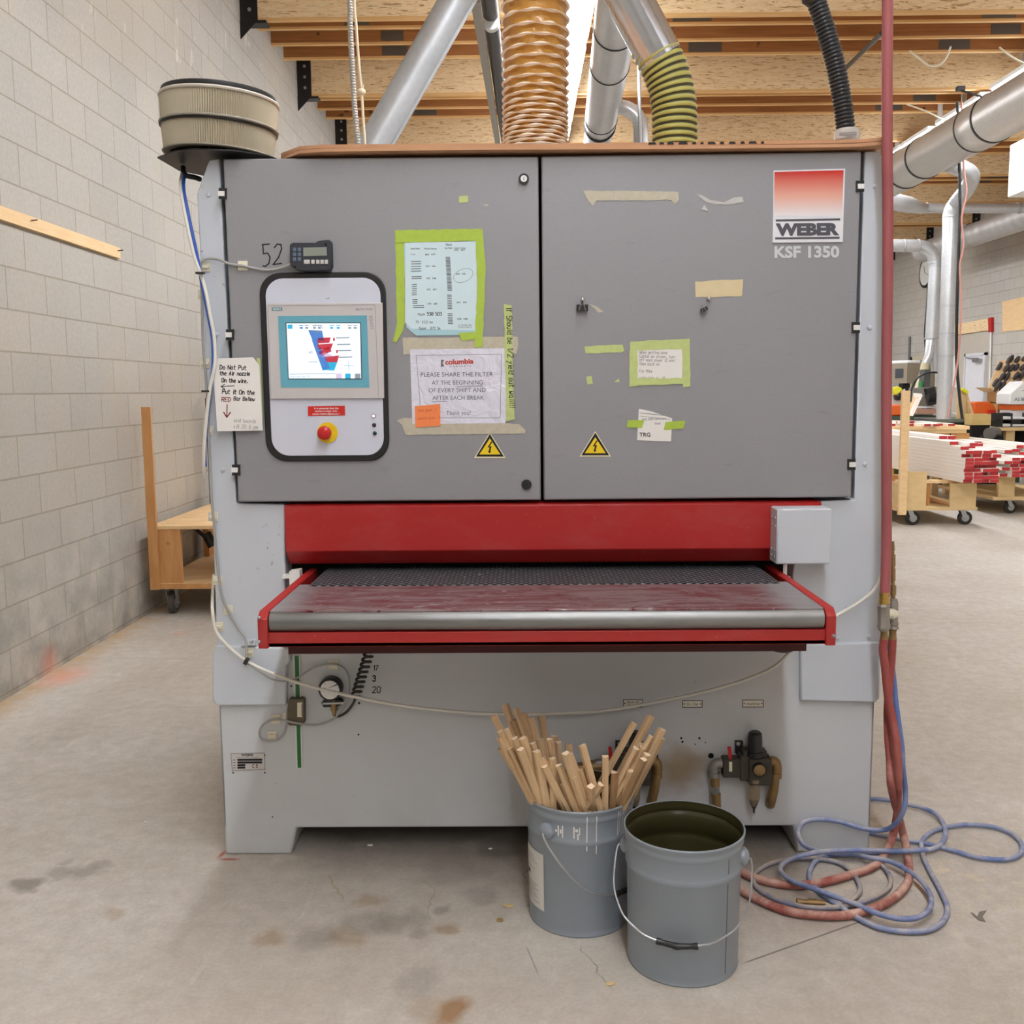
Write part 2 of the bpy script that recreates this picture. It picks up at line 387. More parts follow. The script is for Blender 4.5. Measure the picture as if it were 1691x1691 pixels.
for i, by in enumerate([7.3]+BY):
    for j in range(3):
        ty = by+.62+.56*j
        if ty < 9.7 and j < 2 and by < 9: pass
        t = thing('roof_truss', f'{["first","second","third"][j]} open timber truss ' + (f'behind the {ORD[i-1]} roof beam' if i else 'in front of the nearest roof beam'), 'truss', (XL, ty, 5.05), 'open timber roof trusses')
        z0 = 5.04+.035*j
        MB().box(XL, XR, ty-.02, ty+.02, z0+.022, z0+.14).build('bottom_chord', mChord, t)
        MB().box(XL, XR, ty-.022, ty+.022, z0, z0+.022).build('bottom_edge', mChordE, t)
        MB().box(XL, XR, ty-.045, ty+.045, 5.54, 5.61).build('top_chord', mChord, t)
        wb = MB(); x = XL+.3; u = 0
        while x < XR-.9:
            wb.bar((x, ty, z0+.13), (x+.42, ty, 5.55), .03, .05); wb.bar((x+.42, ty, 5.55), (x+.84, ty, z0+.13), .03, .05); x += .84
        wb.build('web_bracing', mChordE, t)
        for q in range(4):
            px_ = -1.8+3.1*q+.7*random.random()
            MB().box(px_, px_+.22+.2*random.random(), ty-.024, ty-.021, z0+.03, z0+.13).build('connector_plate', mPlate, t)

mLampBody = M('lamp_white', (226, 226, 224), .4)
mLampA = emit('lamp_diffuser_lit', (246, 249, 254), LAMP_A)
mLampB = emit('lamp_diffuser_dimmer', (246, 249, 254), LAMP_B)
SEEN = {}
def bay(y):
    i = sum(b_ < y for b_ in BY); SEEN[i] = SEEN.get(i, 0)+1
    k = ORD[SEEN[i]-1].replace('nearest', 'first') if SEEN[i] <= 9 else f'{SEEN[i]}th'
    return f'{k} one '+('in front of the nearest roof beam' if i == 0 else f'behind the {ORD[i-1]} roof beam')
def lamp(x, y, lab, grp, wd, mt):
    t = thing('ceiling_light', lab, 'light', (x, y, 4.86), grp)
    m = MB(); m.box(x-wd/2, x+wd/2, y-.63, y+.63, 4.83, 4.875)
    for yy in (y-.385, y+.385):
        if any(b_-.06 < yy < b_+.15 for b_ in BY): yy += .22
        m.box(x-.03, x+.03, yy-.015, yy+.015, 4.875, 5.6)
    m.build('housing', mLampBody, t)
    MB().box(x-wd/2+.015, x+wd/2-.015, y-.61, y+.61, 4.785, 4.829).build('diffuser', mt, t)
for i in range(22):
    y = -5.6+1.5*i
    lamp(.54, y, 'long white ceiling light over the sander, '+bay(y), 'ceiling lights over the sander', .26, mLampA)
SEEN.clear()
for i in range(22):
    y = -5.3+1.5*i
    lamp(5.58, y, 'white ceiling light above the large duct, '+bay(y), 'ceiling lights above the large duct', .5, mLampB)
# ---------------------------------------------------------------- the wide-belt sander
def sander_paint(name, c, stain=True):
    s = NT(name); n = s.noise(3, 4)
    col = s.mix(n, lin(tuple(v-6 for v in c)), lin(tuple(min(255, v+4) for v in c)))
    x, y, z = s.sep()
    sk = s.math('MULTIPLY', s.ramp(s.noise(38, 3), .69, .72), s.ramp(s.noise(2.3, 2), .54, .66)); col = s.mix(s.math('MULTIPLY', sk, .55), col, lin((96, 98, 102)))
    if stain:
        wn = s.new('ShaderNodeTexNoise'); s.L(s.P(), wn.inputs['Vector']); wn.inputs['Scale'].default_value = 14
        wv = s.new('ShaderNodeVectorMath', operation='MULTIPLY_ADD'); s.L(wn.outputs['Color'], wv.inputs[0]); wv.inputs[1].default_value = (.08,)*3; s.L(s.P(), wv.inputs[2])
        for px, py, r, c2, k in ((1122, 1275, .055, (134, 108, 66), .75), (1150, 1258, .035, (150, 128, 92), .6), (1113, 1262, .05, (160, 140, 108), .5)):
            q = P(px, py, Y=3.1)+Vector((.04, .04, .04))
            col = s.mix(s.math('MULTIPLY', s.spot(q, r, .7, wv.outputs[0]), k), col, lin(c2))
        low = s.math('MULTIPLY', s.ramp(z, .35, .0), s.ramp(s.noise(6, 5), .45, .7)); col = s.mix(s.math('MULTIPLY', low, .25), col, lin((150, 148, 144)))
    s.bump(s.noise(160, 2), .08, .001)
    return s.done(col, .42, 0, .45)
mGrey = sander_paint('pale_grey_paint', (200, 206, 214))
mBase = sander_paint('pale_grey_base_paint', (200, 203, 206))
def door_mat():
    s = NT('hammered_grey_paint'); n = s.noise(2, 4); g = s.noise(230, 2)
    col = s.mix(n, lin((146, 146, 150)), lin((156, 156, 160))); col = s.mix(s.math('MULTIPLY', s.ramp(g, .3, .7), .25), col, lin((126, 126, 130)))
    sc = s.math('MULTIPLY', s.ramp(s.noise(9, 4, s.mapping((1, 1, 4))), .66, .72), .12); col = s.mix(sc, col, lin((104, 103, 106)))
    s.bump(g, .12, .001)
    return s.done(col, .45, .15, .5)
mDoor = door_mat()
def red_mat(name, c, dusty):
    s = NT(name); n = s.noise(5, 6, rough=.7)
    col = s.mix(n, lin(tuple(v*.93 for v in c)), lin(c))
    sp = s.ramp(s.noise(90, 2), .72, .75); col = s.mix(s.math('MULTIPLY', sp, .45), col, lin((200, 130, 120)))
    if dusty: col = s.mix(s.math('MULTIPLY', s.ramp(s.noise(4, 6, s.mapping((1, 1, 2)), .7), .5, .8), dusty), col, lin((190, 150, 146)))
    return s.done(col, s.ramp(n, -.4, 1.5), 0, .5)
mRed = red_mat('signal_red_paint', (178, 32, 32), .12)
mRedT = red_mat('table_red_paint', (172, 38, 36), .1)
mBlack = M('black_rubber', (24, 24, 25), .55)
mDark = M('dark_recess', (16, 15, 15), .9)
mBlkPl = M('black_plastic', (34, 34, 36), .4)
mWhite = M('white_plastic', (232, 232, 230), .4)
mInk = M('black_ink', (22, 22, 24), .7)
mPaper = M('white_paper', (232, 230, 226), .85, bump=30)
mAlu = M('aluminium', (176, 178, 180), .35, .9)
mBrass = M('dusty_brass', (150, 124, 84), .5, .7, var=.2, scale=40)
mRedPl = M('red_plastic', (190, 30, 28), .4)
mYel = M('sign_yellow', (236, 204, 20), .5)
mCream = M('cream_clip', (226, 220, 200), .45)

YD, YC, YB3 = 3.07, 3.09, 3.10
mc = thing('wide_belt_sander', 'big grey and red wide-belt sanding machine with infeed table and touch panel', 'machine', (.076, 3.8, 0))
MB().box(-.955, 1.105, 3.3, 4.7, .1, 2.17).build('housing', mBase, mc, bevel=.01)
MB().box(-.90, 1.04, 3.18, 3.31, .66, 2.18).build('inner_recess', mDark, mc)  # black box whose colour supplies the shaded inside behind doors and hood
b = MB()
b.prism([(-.975, 3.1, .69), (-.975, 3.1, 0), (-.758, 3.1, 0), (-.738, 3.1, .09), (.876, 3.1, .09), (.888, 3.1, 0), (1.125, 3.1, 0), (1.125, 3.1, .69)], (0, .03, 0))
b.prism([(-.975, 3.125, 0.0), (-.758, 3.125, .0), (-.738, 3.125, .09), (-.975, 3.125, .09)], (0, .4, 0))
b.prism([(.888, 3.125, .0), (1.125, 3.125, .0), (1.125, 3.125, .09), (.876, 3.125, .09)], (0, .4, 0))
b.box(-.975, -.96, 3.1, 3.4, .09, .69); b.box(1.11, 1.125, 3.1, 3.4, .09, .69); b.box(-.975, 1.125, 3.12, 3.16, .66, .69)
b.build('base_frame', mBase, mc, bevel=.008)
for x0 in (-.975, .888): MB().box(x0, x0+.225, 4.3, 4.7, 0.004, .11).build('rear_foot', mBase, mc)
def plate(name, pts, Y, t, mt, par=mc, bevel=.004): return MB().prism([P(x, y, Y=Y) for x, y in pts], (0, t, 0)).build(name, mt, par, bevel=bevel)
plate('side_column', [(362, 262), (345, 264), (325, 320), (345, 700), (351, 850), (358, 1072), (471, 1074), (470, 833), (390, 831), (364, 262)][:-1], YC, .24, mGrey)
plate('side_column', [(1428, 250), (1453, 250), (1474, 318), (1463, 700), (1454, 1062), (1318, 1066), (1309, 950), (1325, 829), (1411, 825)], YC, .24, mGrey)
plate('base_skirt', [(357, 1066), (350, 1080), (350, 1156), (357, 1166), (473, 1165), (473, 1100), (480, 1092), (477, 1070)], 3.08, .3, mGrey, bevel=.006)
plate('base_skirt', [(1322, 1064), (1453, 1060), (1455, 1076), (1453, 1154), (1446, 1161), (1322, 1158)], 3.08, .3, mGrey, bevel=.006)
for pts, hx in (([(368, 262), (889, 258), (893.5, 826), (393, 829)], 1), ([(894, 258), (1423, 250), (1406, 821), (898, 826)], 0)):
    plate('cabinet_door', pts, YD, .035, mDoor, bevel=.005)
# door furniture
def screw(x, y, r=.0075, Y=YC, par=mc, mt=None, nm='screw'):
    c = P(x, y, Y=Y); MB().tube([c, c-Vector((0, .004, 0)), c-Vector((0, .0065, 0))], [r, r*.85, r*.3], 12).build(nm, mt or mGrey, par)
for x, y in ((368, 320), (380, 553), (390, 776), (1419, 308), (1412, 541), (1405, 767)):
    sg = 1 if x < 800 else -1
    h = MB().pp([(x-6, y-9), (x+7, y-9), (x+7, y+9), (x-6, y+9)], YD-.0005, .006, 0)
    h.pp([(x-3-4*(sg > 0), y-4), (x+3+4*(sg < 0), y-4), (x+3+4*(sg < 0), y+4), (x-3-4*(sg > 0), y+4)], YD-.006, .006, 1)
    h.build('hinge', [mBlkPl, mWhite], mc)
for x, y in ((345, 322), (358, 552), (368, 776), (1445, 308), (1436, 541), (1428, 766), (1383, 1053), (1435, 1052), (421, 1060)): screw(x, y)
for (x, y), cc in (((865, 296), mWhite), ((869.5, 800), mBlkPl)):
    c = P(x, y, Y=YD); l = MB().tube([c, c-Vector((0, .008, 0))], .0155, 24, 0); l.tube([c-Vector((0, .008, 0)), c-Vector((0, .011, 0))], .0095, 20, 1)
    l.add([c+Vector((dx, -.0115, dz)) for dx, dz in ((-.001, -.006), (.001, -.006), (.001, .004), (-.001, .004))], [(0, 1, 2, 3)], 0)
    l.build('door_lock', [mBlkPl, cc], mc)
# red hood
x0, x1 = P(471, 880, Y=3.08).x, .93
MB().prism([(x0, 3.2, 1.152), (x0, 3.085, 1.152), (x0, 3.077, 1.146), (x0, 3.075, P(900, 908, Y=3.075).z), (x0, 3.125, .958), (x0, 3.2, .955)], (x1-x0, 0, 0)).build('red_hood', mRed, mc, bevel=.003)
# white sensor box on the hood
xa, xb = P(1283, 880, Y=3.0).x, P(1373, 880, Y=3.0).x
za, zb = P(1330, 932, Y=3.0).z, P(1330, 840, Y=3.0).z
MB().box(xa, xb, 3.0, 3.085, za, zb).build('sensor_box', mGrey, mc, bevel=.005)
sb = MB()
for zz in (zb-.03, zb-.055, za+.04, za+.02):
    sb.tube([(xa+.001, 3.02, zz), (xa-.003, 3.02, zz)], .004, 8); sb.tube([(xa+.001, 3.06, zz), (xa-.003, 3.06, zz)], .004, 8)
sb.build('box_screws', mSteel, mc)
c = P(1296, 954, Y=3.03)
MB().tube([c+Vector((0, 0, .05)), c], .006, 12).tube([c+Vector((0, 0, .004)), c-Vector((0, 0, .008))], [.017, .02], 20).build('sensor_plunger', mWhite, mc)
MB().pp([(1303, 936), (1322, 936), (1322, 975), (1303, 975)], 3.17, .02, 0).pp([(1310, 948), (1330, 946), (1330, 975), (1326, 975), (1326, 951), (1310, 952)], 3.14, .006, 1).build('table_bracket', [mBlkSteel, mWhite], mc)
MB().pp([(482, 940), (499, 938), (500, 962), (483, 965)], 3.1, .04, 0).pp([(470, 947), (486, 946), (486, 952), (470, 953)], 3.1, .03, 0).build('table_bracket', mWhite, mc)

# ---- infeed table
zf1, zf0 = P(900, 1043, Y=2.53).z, P(900, 1067, Y=2.53).z
XA, XB = P(426, 1040, Y=2.53).x, P(1380, 1040, Y=2.53).x
for xa_, xb_ in ((XA, XA+.026), (XB-.026, XB)):
    tb = MB()
    xi = (XA+.026) if xa_ == XA else (XB-.026)
    tb.prism([(xa_, 2.525, zf0-.002), (xa_, 2.525, .918), (xa_, 2.55, .935), (xa_, 3.2, .935), (xa_, 3.2, .85), (xa_, 2.9, zf0)], (xb_-xa_, 0, 0))
    tb.build('table_side_rail', mRedT, mc, bevel=.003)
MB().box(XA+.02, XB-.02, 2.535, 2.56, zf0, zf1).box(XA+.02, XB-.02, 2.535, 3.15, zf0, zf0+.012).build('table_front_bar', mRedT, mc, bevel=.002)
MB().box(XA+.026, XB-.026, 2.57, 3.2, zf1-.03, zf1-.026).box(XA+.03, XB-.03, 2.56, 2.58, zf1-.02, zf1+.03).build('table_liner', mDark, mc)
zr = P(900, 1024, Y=2.545).z
def roller_mat():
    s = NT('worn_steel_roller'); n = s.noise(2, 5, s.mapping((1, 8, 8))); col = s.mix(n, lin((104, 106, 108)), lin((170, 170, 168)))
    return s.done(col, s.ramp(n, -.3, 1.4), .9)
MB().tube([(XA+.03, 2.552, zr), (XB-.03, 2.552, zr)], .0265, 40).build('front_roller', roller_mat(), mc)
zp = .936
def table_top_mat():
    s = NT('scuffed_bed_plate'); n = s.noise(3, 6, s.mapping((1, 3, 1)), .7, 2.5); sm = s.noise(4, 5, s.mapping((1.5, 3, 1)), .6, 4)
    col = s.mix(s.ramp(n, .4, .62), lin((150, 132, 134)), lin((126, 70, 76)))
    col = s.mix(s.ramp(sm, .60, .66), col, lin((170, 160, 160))); col = s.mix(s.ramp(sm, .38, .33), col, lin((106, 38, 44)))
    x, y, z = s.sep(); ends = s.math('MAXIMUM', s.ramp(x, -.56, -.64), s.ramp(x, .66, .72)); col = s.mix(ends, col, lin((160, 158, 160)))
    return s.done(col, s.ramp(n, -.5, 1.4), .6)
yb0, yb1 = P(900, 1006, Z=zp).y, P(900, 966, Z=zp).y
MB().prism([(XA+.03, yb0, zp), (XB-.03, yb0, zp), (XB-.03, yb1+.03, zp), (XA+.03, yb1+.03, zp)], (0, 0, -.006)).build('bed_plate', table_top_mat(), mc, bevel=.0015)
def belt_mat():
    s = NT('patterned_black_belt'); x, y, z = s.sep()
    u = s.math('MULTIPLY', x, 38.0); v = s.math('MULTIPLY', y, 38.0)
    a = s.math('PINGPONG', s.math('ADD', u, v), 1.0); b_ = s.math('PINGPONG', s.math('SUBTRACT', u, v), 1.0)
    d = s.math('MINIMUM', s.math('MINIMUM', a, s.math('SUBTRACT', 1.0, a)), s.math('MINIMUM', b_, s.math('SUBTRACT', 1.0, b_)))
    m_ = s.ramp(d, .15, .22)
    col = s.mix(m_, lin((10, 10, 12)), lin((112, 115, 121)))
    col = s.mix(s.math('MULTIPLY', s.ramp(s.noise(50, 2), .68, .72), .6), col, lin((200, 198, 194)))
    s.bump(m_, .6, .004)
    return s.done(col, .55, 0, .2)
xl, xr = P(512, 966, Z=zp).x, P(1292, 966, Z=zp).x
MB().prism([(xl, yb1, zp+.002), (xr, yb1, zp+.002), (xr, 3.25, zp+.002), (xl, 3.25, zp+.002)], (0, 0, -.006)).build('feed_belt', belt_mat(), mc, bevel=.002)
for x, y in ((428, 1060), (1376, 1050), (428, 1020)): screw(x, y, .005, 2.524, mt=mSteel)
MB().box(-.66, .80, 2.75, 3.09, .765, zf0+.004).build('table_lift_housing', M('shadowed_maroon', (70, 24, 24), .7), mc)  # maroon darkened so its colour holds the shade under the table

# ---- control panel
YP = YD
def quadmap(x, y):   # panel-face coordinates 0..1 to the photo, following the slight lean of the panel
    tl, tr, bl, br = (428, 451), (637, 449), (441, 762), (644, 761)
    a = (tl[0]*(1-x)+tr[0]*x, tl[1]*(1-x)+tr[1]*x); b = (bl[0]*(1-x)+br[0]*x, bl[1]*(1-x)+br[1]*x)
    return a[0]*(1-y)+b[0]*y, a[1]*(1-y)+b[1]*y
def rr(x0, y0, x1, y1, r, n=8):
    rx, ry = r, r*209/311; pts = []
    for cx, cy, a in ((x1-rx, y0+ry, -90), (x1-rx, y1-ry, 0), (x0+rx, y1-ry, 90), (x0+rx, y0+ry, 180)):
        pts += [quadmap(cx+rx*cos(R(a+90*k/n)), cy+ry*sin(R(a+90*k/n))) for k in range(n+1)]
    return pts
pg = MB().pp(rr(0, 0, 1, 1, .17), YP-.0003, .009).build('panel_gasket', mBlack, mc, bevel=.004, seg=3)
pf = MB().pp(rr(.045, .03, .955, .97, .14), YP-.0095, .003).build('panel_face', M('panel_white', (206, 210, 224), .35), mc, bevel=.001)
ph = MB().pp([(443, 501), (632, 500), (635, 658), (448, 659)], YP-.0125, .008, 0).build('touch_panel', M('panel_beige', (198, 194, 194), .4), pf, bevel=.002)
YS = YP-.0207
lg = MB().pp([(459, 522), (606, 521), (610, 640), (464, 640)], YS, .0006, 0)
lg.pp([(449, 508), (466, 508), (466, 513), (449, 513)], YS, .0006, 1); prt(lg, 'SIEMENS', (450.5, 512.2), (464.5, 512.2), 3, YS-.0009, 2, .02)
prt(lg, 'SIMATIC PANEL', (587, 512.5), (616, 512), 3, YS-.0004, 3, .01); prt(lg, 'TOUCH', (609, 521), (612, 543), 5.5, YS-.0004, 3, 0)
lg.ribbon([(445, 505), (619, 503.5), (625, 655)], .6, YS-.0003, 3)
lg.build('screen_surround', [M('panel_teal', (102, 172, 192), .4), M('badge_teal', (0, 128, 140), .4), mWhite, M('print_grey', (120, 122, 130), .5)], pf)
sc = MB(); Y0 = YS-.0008
def e_(n_, c, k=.27): return emit('screen_'+n_, c, k)
sm = [e_('white', (226, 240, 250)), e_('blue', (70, 120, 190)), e_('red', (176, 50, 66)), e_('cyan', (40, 160, 200)), e_('grey', (130, 140, 150)), e_('lilac', (196, 180, 206)), mBlkPl]
sc.pp([(471.5, 532.5), (596, 532.5), (598, 626.5), (476, 626.5)], Y0+.0004, .0006, 6); sc.pp([(473, 534), (594.5, 534), (596.5, 625), (477, 625)], Y0, .0006, 0)
Y1 = Y0-.0009
def sh(pts, m_): sc.add([P(x, y, Y=Y1) for x, y in pts], [list(range(len(pts)))], m_)
sh([(475, 536), (483, 536), (483, 543), (475, 543)], 3)
for a in ((497, 1), (506, 4), (519, 4), (527, 4), (547, 3), (558, 3), (577, 4), (586, 4)):
    sh([(a[0]-3, 537), (a[0]+4, 537), (a[0]+4, 538), (a[0]-3, 538)], a[1]); sh([(a[0]-2, 540), (a[0]+3, 540), (a[0]+3, 543), (a[0]-2, 543)], a[1])
sc.ribbon([(517, 543), (520, 537), (524, 537)], .8, Y1, 4); sc.ribbon([(526, 537), (528, 543), (531, 537), (533, 543)], .8, Y1, 4)
sh([(509, 545), (532, 546), (535, 563), (516, 562)], 1); sh([(509, 545), (532, 546), (532, 549), (510, 548)], 4)
sh([(525, 558), (546, 557), (544, 566), (523, 567)], 2); sh([(523, 569), (550, 567), (546, 578), (527, 577)], 2); sh([(526, 581), (543, 572), (548, 580), (530, 588)], 2)
sh([(515, 562), (523, 561), (545, 608), (533, 612)], 1); sh([(536, 589), (560, 587), (557, 598), (538, 598)], 2); sh([(525, 588), (536, 581), (553, 589), (540, 592)], 5); sh([(538, 598), (557, 598), (552, 612), (535, 611)], 3)
for y in (557, 568, 578, 589): sh([(555+(y-557)*.15, y), (577+(y-557)*.15, y-.5), (577+(y-557)*.15, y+1.5), (555+(y-557)*.15, y+2)], 4)
sh([(550, 558), (553, 558), (553, 563), (550, 563)], 2); sh([(555, 578), (558, 578), (558, 583), (555, 583)], 2)
prt(sc, 'n01', (510, 583.5), (516, 583.5), 4, Y1, 4, .03); sc.ribbon([(510, 598), (524, 597.5)], .9, Y1, 4); sc.ribbon([(576, 596), (576, 612)], .8, Y1, 4); sc.ribbon([(568, 604), (584, 604)], .8, Y1, 4)
sc.ribbon([(479, 618), (554, 617)], .9, Y1, 4); prt(sc, 'Draw this side : M1', (479, 623.5), (512, 623), 3, Y1, 4)
for x, m_ in ((555, 5), (570, 3), (586, 4)): sh([(x, 617), (x+9, 617), (x+9, 625), (x, 625)], m_)
sc.build('touch_screen', sm, pf)
YF_ = YP-.0127
wl = MB().pp([(508.5, 671), (569.5, 670), (570, 686), (509, 687)], YF_, .0012, 0)
prt(wl, 'It is essential that the', (519, 675.8), (559, 675.4), 2.9, YF_-.0016, 1, .02); prt(wl, 'machine is empty, when', (520, 680.3), (557, 679.9), 2.9, YF_-.0016, 1, .02); prt(wl, 'moving height adjustment !', (516, 685), (561, 684.5), 2.9, YF_-.0016, 1, .02)
wl.build('warning_plate', [M('plate_red', (204, 36, 30), .4), mWhite], pf)
c = P(541, 714.5, Y=YF_)
MB().tube([c, c-Vector((0, .004, 0))], .0315, 36, 0).tube([c-Vector((0, .004, 0)), c-Vector((0, .018, 0))], .012, 20, 1).build('switch_collar', [mYel, mRedPl], pf)
c = c+Vector((-.005, -.016, 0)); MB().tube([c, c-Vector((0, .006, 0)), c-Vector((0, .016, 0)), c-Vector((0, .021, 0)), c-Vector((0, .022, 0))], [.018, .0215, .0205, .014, .002], 30).build('emergency_stop', mRedPl, pf)
for (x, y), mt in (((617, 687), emit('lamp_red_lit', (255, 190, 210), 1.2)), ((618, 702), M('lens_dark_red', (70, 30, 40), .2)), ((619, 715.5), M('lens_dark_green', (30, 70, 66), .2))):
    c = P(x, y, Y=YF_); MB().tube([c, c-Vector((0, .003, 0))], .0062, 14, 0).tube([c-Vector((0, .003, 0)), c-Vector((0, .006, 0))], [.0045, .002], 12, 1).build('indicator_lamp', [mBlkPl, mt], pf)
t_ = MB(); prt(t_, 'tuf', (538, 494), (544, 494), 3, YF_-.0006, 0); t_.build('panel_marking', mInk, pf)

# ---- badge, model lettering, warning signs
def grad():
    s = NT('badge_red_fade'); z = s.sep()[2]; zt, zb_ = P(1335, 281, Y=YD).z, P(1335, 360, Y=YD).z
    f = s.ramp(z, zb_, zt); c = s.mix(s.ramp(f, .0, .45), lin((232, 232, 236)), lin((226, 170, 152))); c = s.mix(s.ramp(f, .45, .95), c, lin((202, 52, 44)))
    return s.done(c, .3)
bd = MB().pp([(1277, 282), (1395, 279), (1391, 400), (1275.5, 401)], YD, .004, 1).pp([(1279, 284), (1393, 281), (1390.5, 356), (1278, 357)], YD-.004, .0004, 0)
bd.pp([(1281, 362.5), (1387.5, 360.5), (1387.4, 364), (1281, 366)], YD-.004, .0004, 2).pp([(1280, 392), (1386.5, 391), (1386.4, 394.5), (1280, 395.5)], YD-.004, .0004, 2)
prt(bd, 'WEBER', (1281, 388), (1386, 387), 18, YD-.0048, 2, .06)
bd.build('maker_badge', [grad(), M('badge_white', (226, 226, 232), .3), M('badge_grey', (82, 84, 92), .35)], mc)
ml = MB(); prt(ml, 'KSF 1350', (1279, 425), (1386, 424.5), 18, YD-.0012, 0, .035); ml.build('model_lettering', M('letter_silver', (206, 208, 214), .35), mc)
for cx, cy in ((809, 736), (983, 734)):
    t = MB(); s_ = 1
    t.pp([(cx, cy-22), (cx+26, cy+20), (cx-26, cy+20)], YD, .0012, 2); t.pp([(cx, cy-19.5), (cx+23, cy+18), (cx-23, cy+18)], YD-.0012, .0004, 1); t.pp([(cx, cy-12), (cx+17.5, cy+14.5), (cx-17.5, cy+14.5)], YD-.0017, .0004, 0)
    t.add([P(cx+a, cy+b_, Y=YD-.0024) for a, b_ in ((2, -7), (-4, 3), (-.5, 3), (-2, 9), (-3.5, 8), (-1, 13), (2.5, 9), (.5, 9.4), (3, 1), (-.5, 1.2), (4, -6))], [list(range(11))], 1)
    t.build('voltage_sign', [mYel, mInk, M('sign_edge', (232, 226, 190), .5)], mc)
mk = MB()
mk.ribbon([(433, 404), (445, 403)], 2.2, YD-.0006); mk.ribbon([(434, 404), (435, 419), (442, 418), (446, 425), (444, 435), (438, 440), (434, 439)], 2.2, YD-.0006)
mk.ribbon([(453, 409), (458, 403), (464, 404), (465, 411), (460, 425), (451, 437)], 2.2, YD-.0006); mk.ribbon([(451, 437), (465, 435)], 2.2, YD-.0006)
mk.build('marker_number', mInk, mc)
mk = MB(); Yk = YB3-.0006
pen(mk, '17', 616, 1107, 8, Yk, 1.3, jit=.1); pen(mk, '3', 615, 1125, 9, Yk, 1.8); pen(mk, '20', 615, 1144, 10, Yk, 1.4, jit=.1)
mk.build('marker_numbers', mInk, mc)
# ---- base fittings
g = MB().pp([(484, 1082), (496, 1082), (500, 1268), (490, 1268)], YB3, .004, 1).pp([(486.5, 1083), (493.5, 1083), (497.5, 1268), (491.5, 1268)], YB3-.004, .0006, 0)
g.build('height_scale', [M('scale_green', (26, 108, 56), .4), M('scale_white', (214, 218, 208), .4)], mc)
q = MB().rbox(479, 1150, 505, 1193, YB3, .03, 4, 0); q.pp([(491, 1160), (499, 1160), (499, 1184), (491, 1184)], YB3-.03, .0008, 1)
prt(q, 'telemecanique', (497, 1163), (497, 1182), 3, YB3-.0312, 2)
q.build('limit_switch', [M('olive_brown', (92, 84, 64), .5), mCream, mInk], mc, bevel=.003)
c = P(548, 1134, Y=YB3)
gg = MB().tube([c, c-Vector((0, .03, 0))], .0375, 36, 0).tube([c-Vector((0, .03, 0)), c-Vector((0, .034, 0))], [.0375, .034], 36, 0).build('pressure_gauge', mBlkPl, mc)
c2 = c-Vector((.0, .0345, 0)); MB().tube([c2, c2-Vector((0, .001, 0))], .030, 36).build('gauge_dial', mWhite, gg)
nd = MB(); Yn = c2.y-.0016; ctr = P(548, 1134, Y=Yn)
for k_ in range(9):
    a = R(225-33.75*k_); nd.add([ctr+Vector((cos(a)*r_-sin(a)*w_, 0, sin(a)*r_+cos(a)*w_)) for r_, w_ in ((.021, -.0008), (.026, -.0008), (.026, .0008), (.021, .0008))], [(0, 1, 2, 3)])
nd.add([ctr+Vector(v) for v in ((-.015, 0, -.006), (.017, 0, .009), (.017, 0, .005))], [(0, 1, 2)]); nd.build('gauge_needle', mInk, gg)
bk = MB().pp([(533, 1157), (541, 1152), (564, 1152), (568, 1157), (560, 1163), (537, 1164)], YB3, .025, 0); bk.pp([(533, 1160), (567, 1159), (567, 1162), (533, 1163)], YB3-.025, .004, 1); bk.build('gauge_bracket', [mBlkSteel, mAlu], mc)
for x in (541, 561): screw(x, 1163, .006, YB3-.012, mt=mSteel, nm='bracket_screw')
a, b_ = P(551, 1153, Y=3.08), P(552, 1182, Y=3.08); MB().tube([a, a.lerp(b_, .3), a.lerp(b_, .3), a.lerp(b_, .7), a.lerp(b_, .7), b_], [.006, .006, .010, .010, .007, .005], 12).build('brass_fitting', mBrass, mc)
# coiled cable hanging from under the table
cp = []; A, B = P(610, 1076, Y=2.98), P(587, 1150, Y=3.07)
for k_ in range(0, 9*16+1):
    t0 = k_/(9*16); ax = A.lerp(B, t0); an = t0*9*2*pi; cp.append(ax+Vector((cos(an)*.014, sin(an)*.014, 0)))
tail = [B, P(584, 1160, Y=3.07), P(574, 1174, Y=3.075), P(562, 1182, Y=3.08), P(553, 1183, Y=3.08)]
MB().tube([P(612, 1068, Y=2.97)]+cp+cr(tail, 6)[1:], .0042, 8).build('coiled_cable', M('cable_dark', (50, 46, 42), .5), mc)
# nameplate and small engraved labels
n_ = MB().pp([(381, 1244), (437, 1243), (438, 1271), (383, 1273)], YB3, .0012, 0); Yn = YB3-.0018
prt(n_, 'WEBER', (398, 1249), (419, 1248.6), 4, Yn, 1, .03); prt(n_, 'D 96317 Kronach  -  Germany', (390, 1251.8), (426, 1251.4), 1.6, Yn, 1)
for y0, x1_ in ((1253, 433), (1257.5, 433), (1262, 405), (1266, 405)): n_.add([P(x, y, Y=Yn) for x, y in ((392, y0), (x1_, y0-.3), (x1_, y0+3.2), (392, y0+3.5))], [(0, 1, 2, 3)], 1); n_.ribbon([(384.5, y0+2), (389, y0+2)], .9, Yn, 1)
prt(n_, 'C E', (416, 1268), (426, 1267.7), 6, Yn, 1, .01); n_.ribbon([(381.5, 1244.5), (436.5, 1243.5), (437.5, 1270.5), (383.5, 1272.5), (381.5, 1244.5)], .6, Yn, 1)
n_.build('name_plate', [M('plate_silver', (206, 202, 200), .4, .2), mInk], mc)
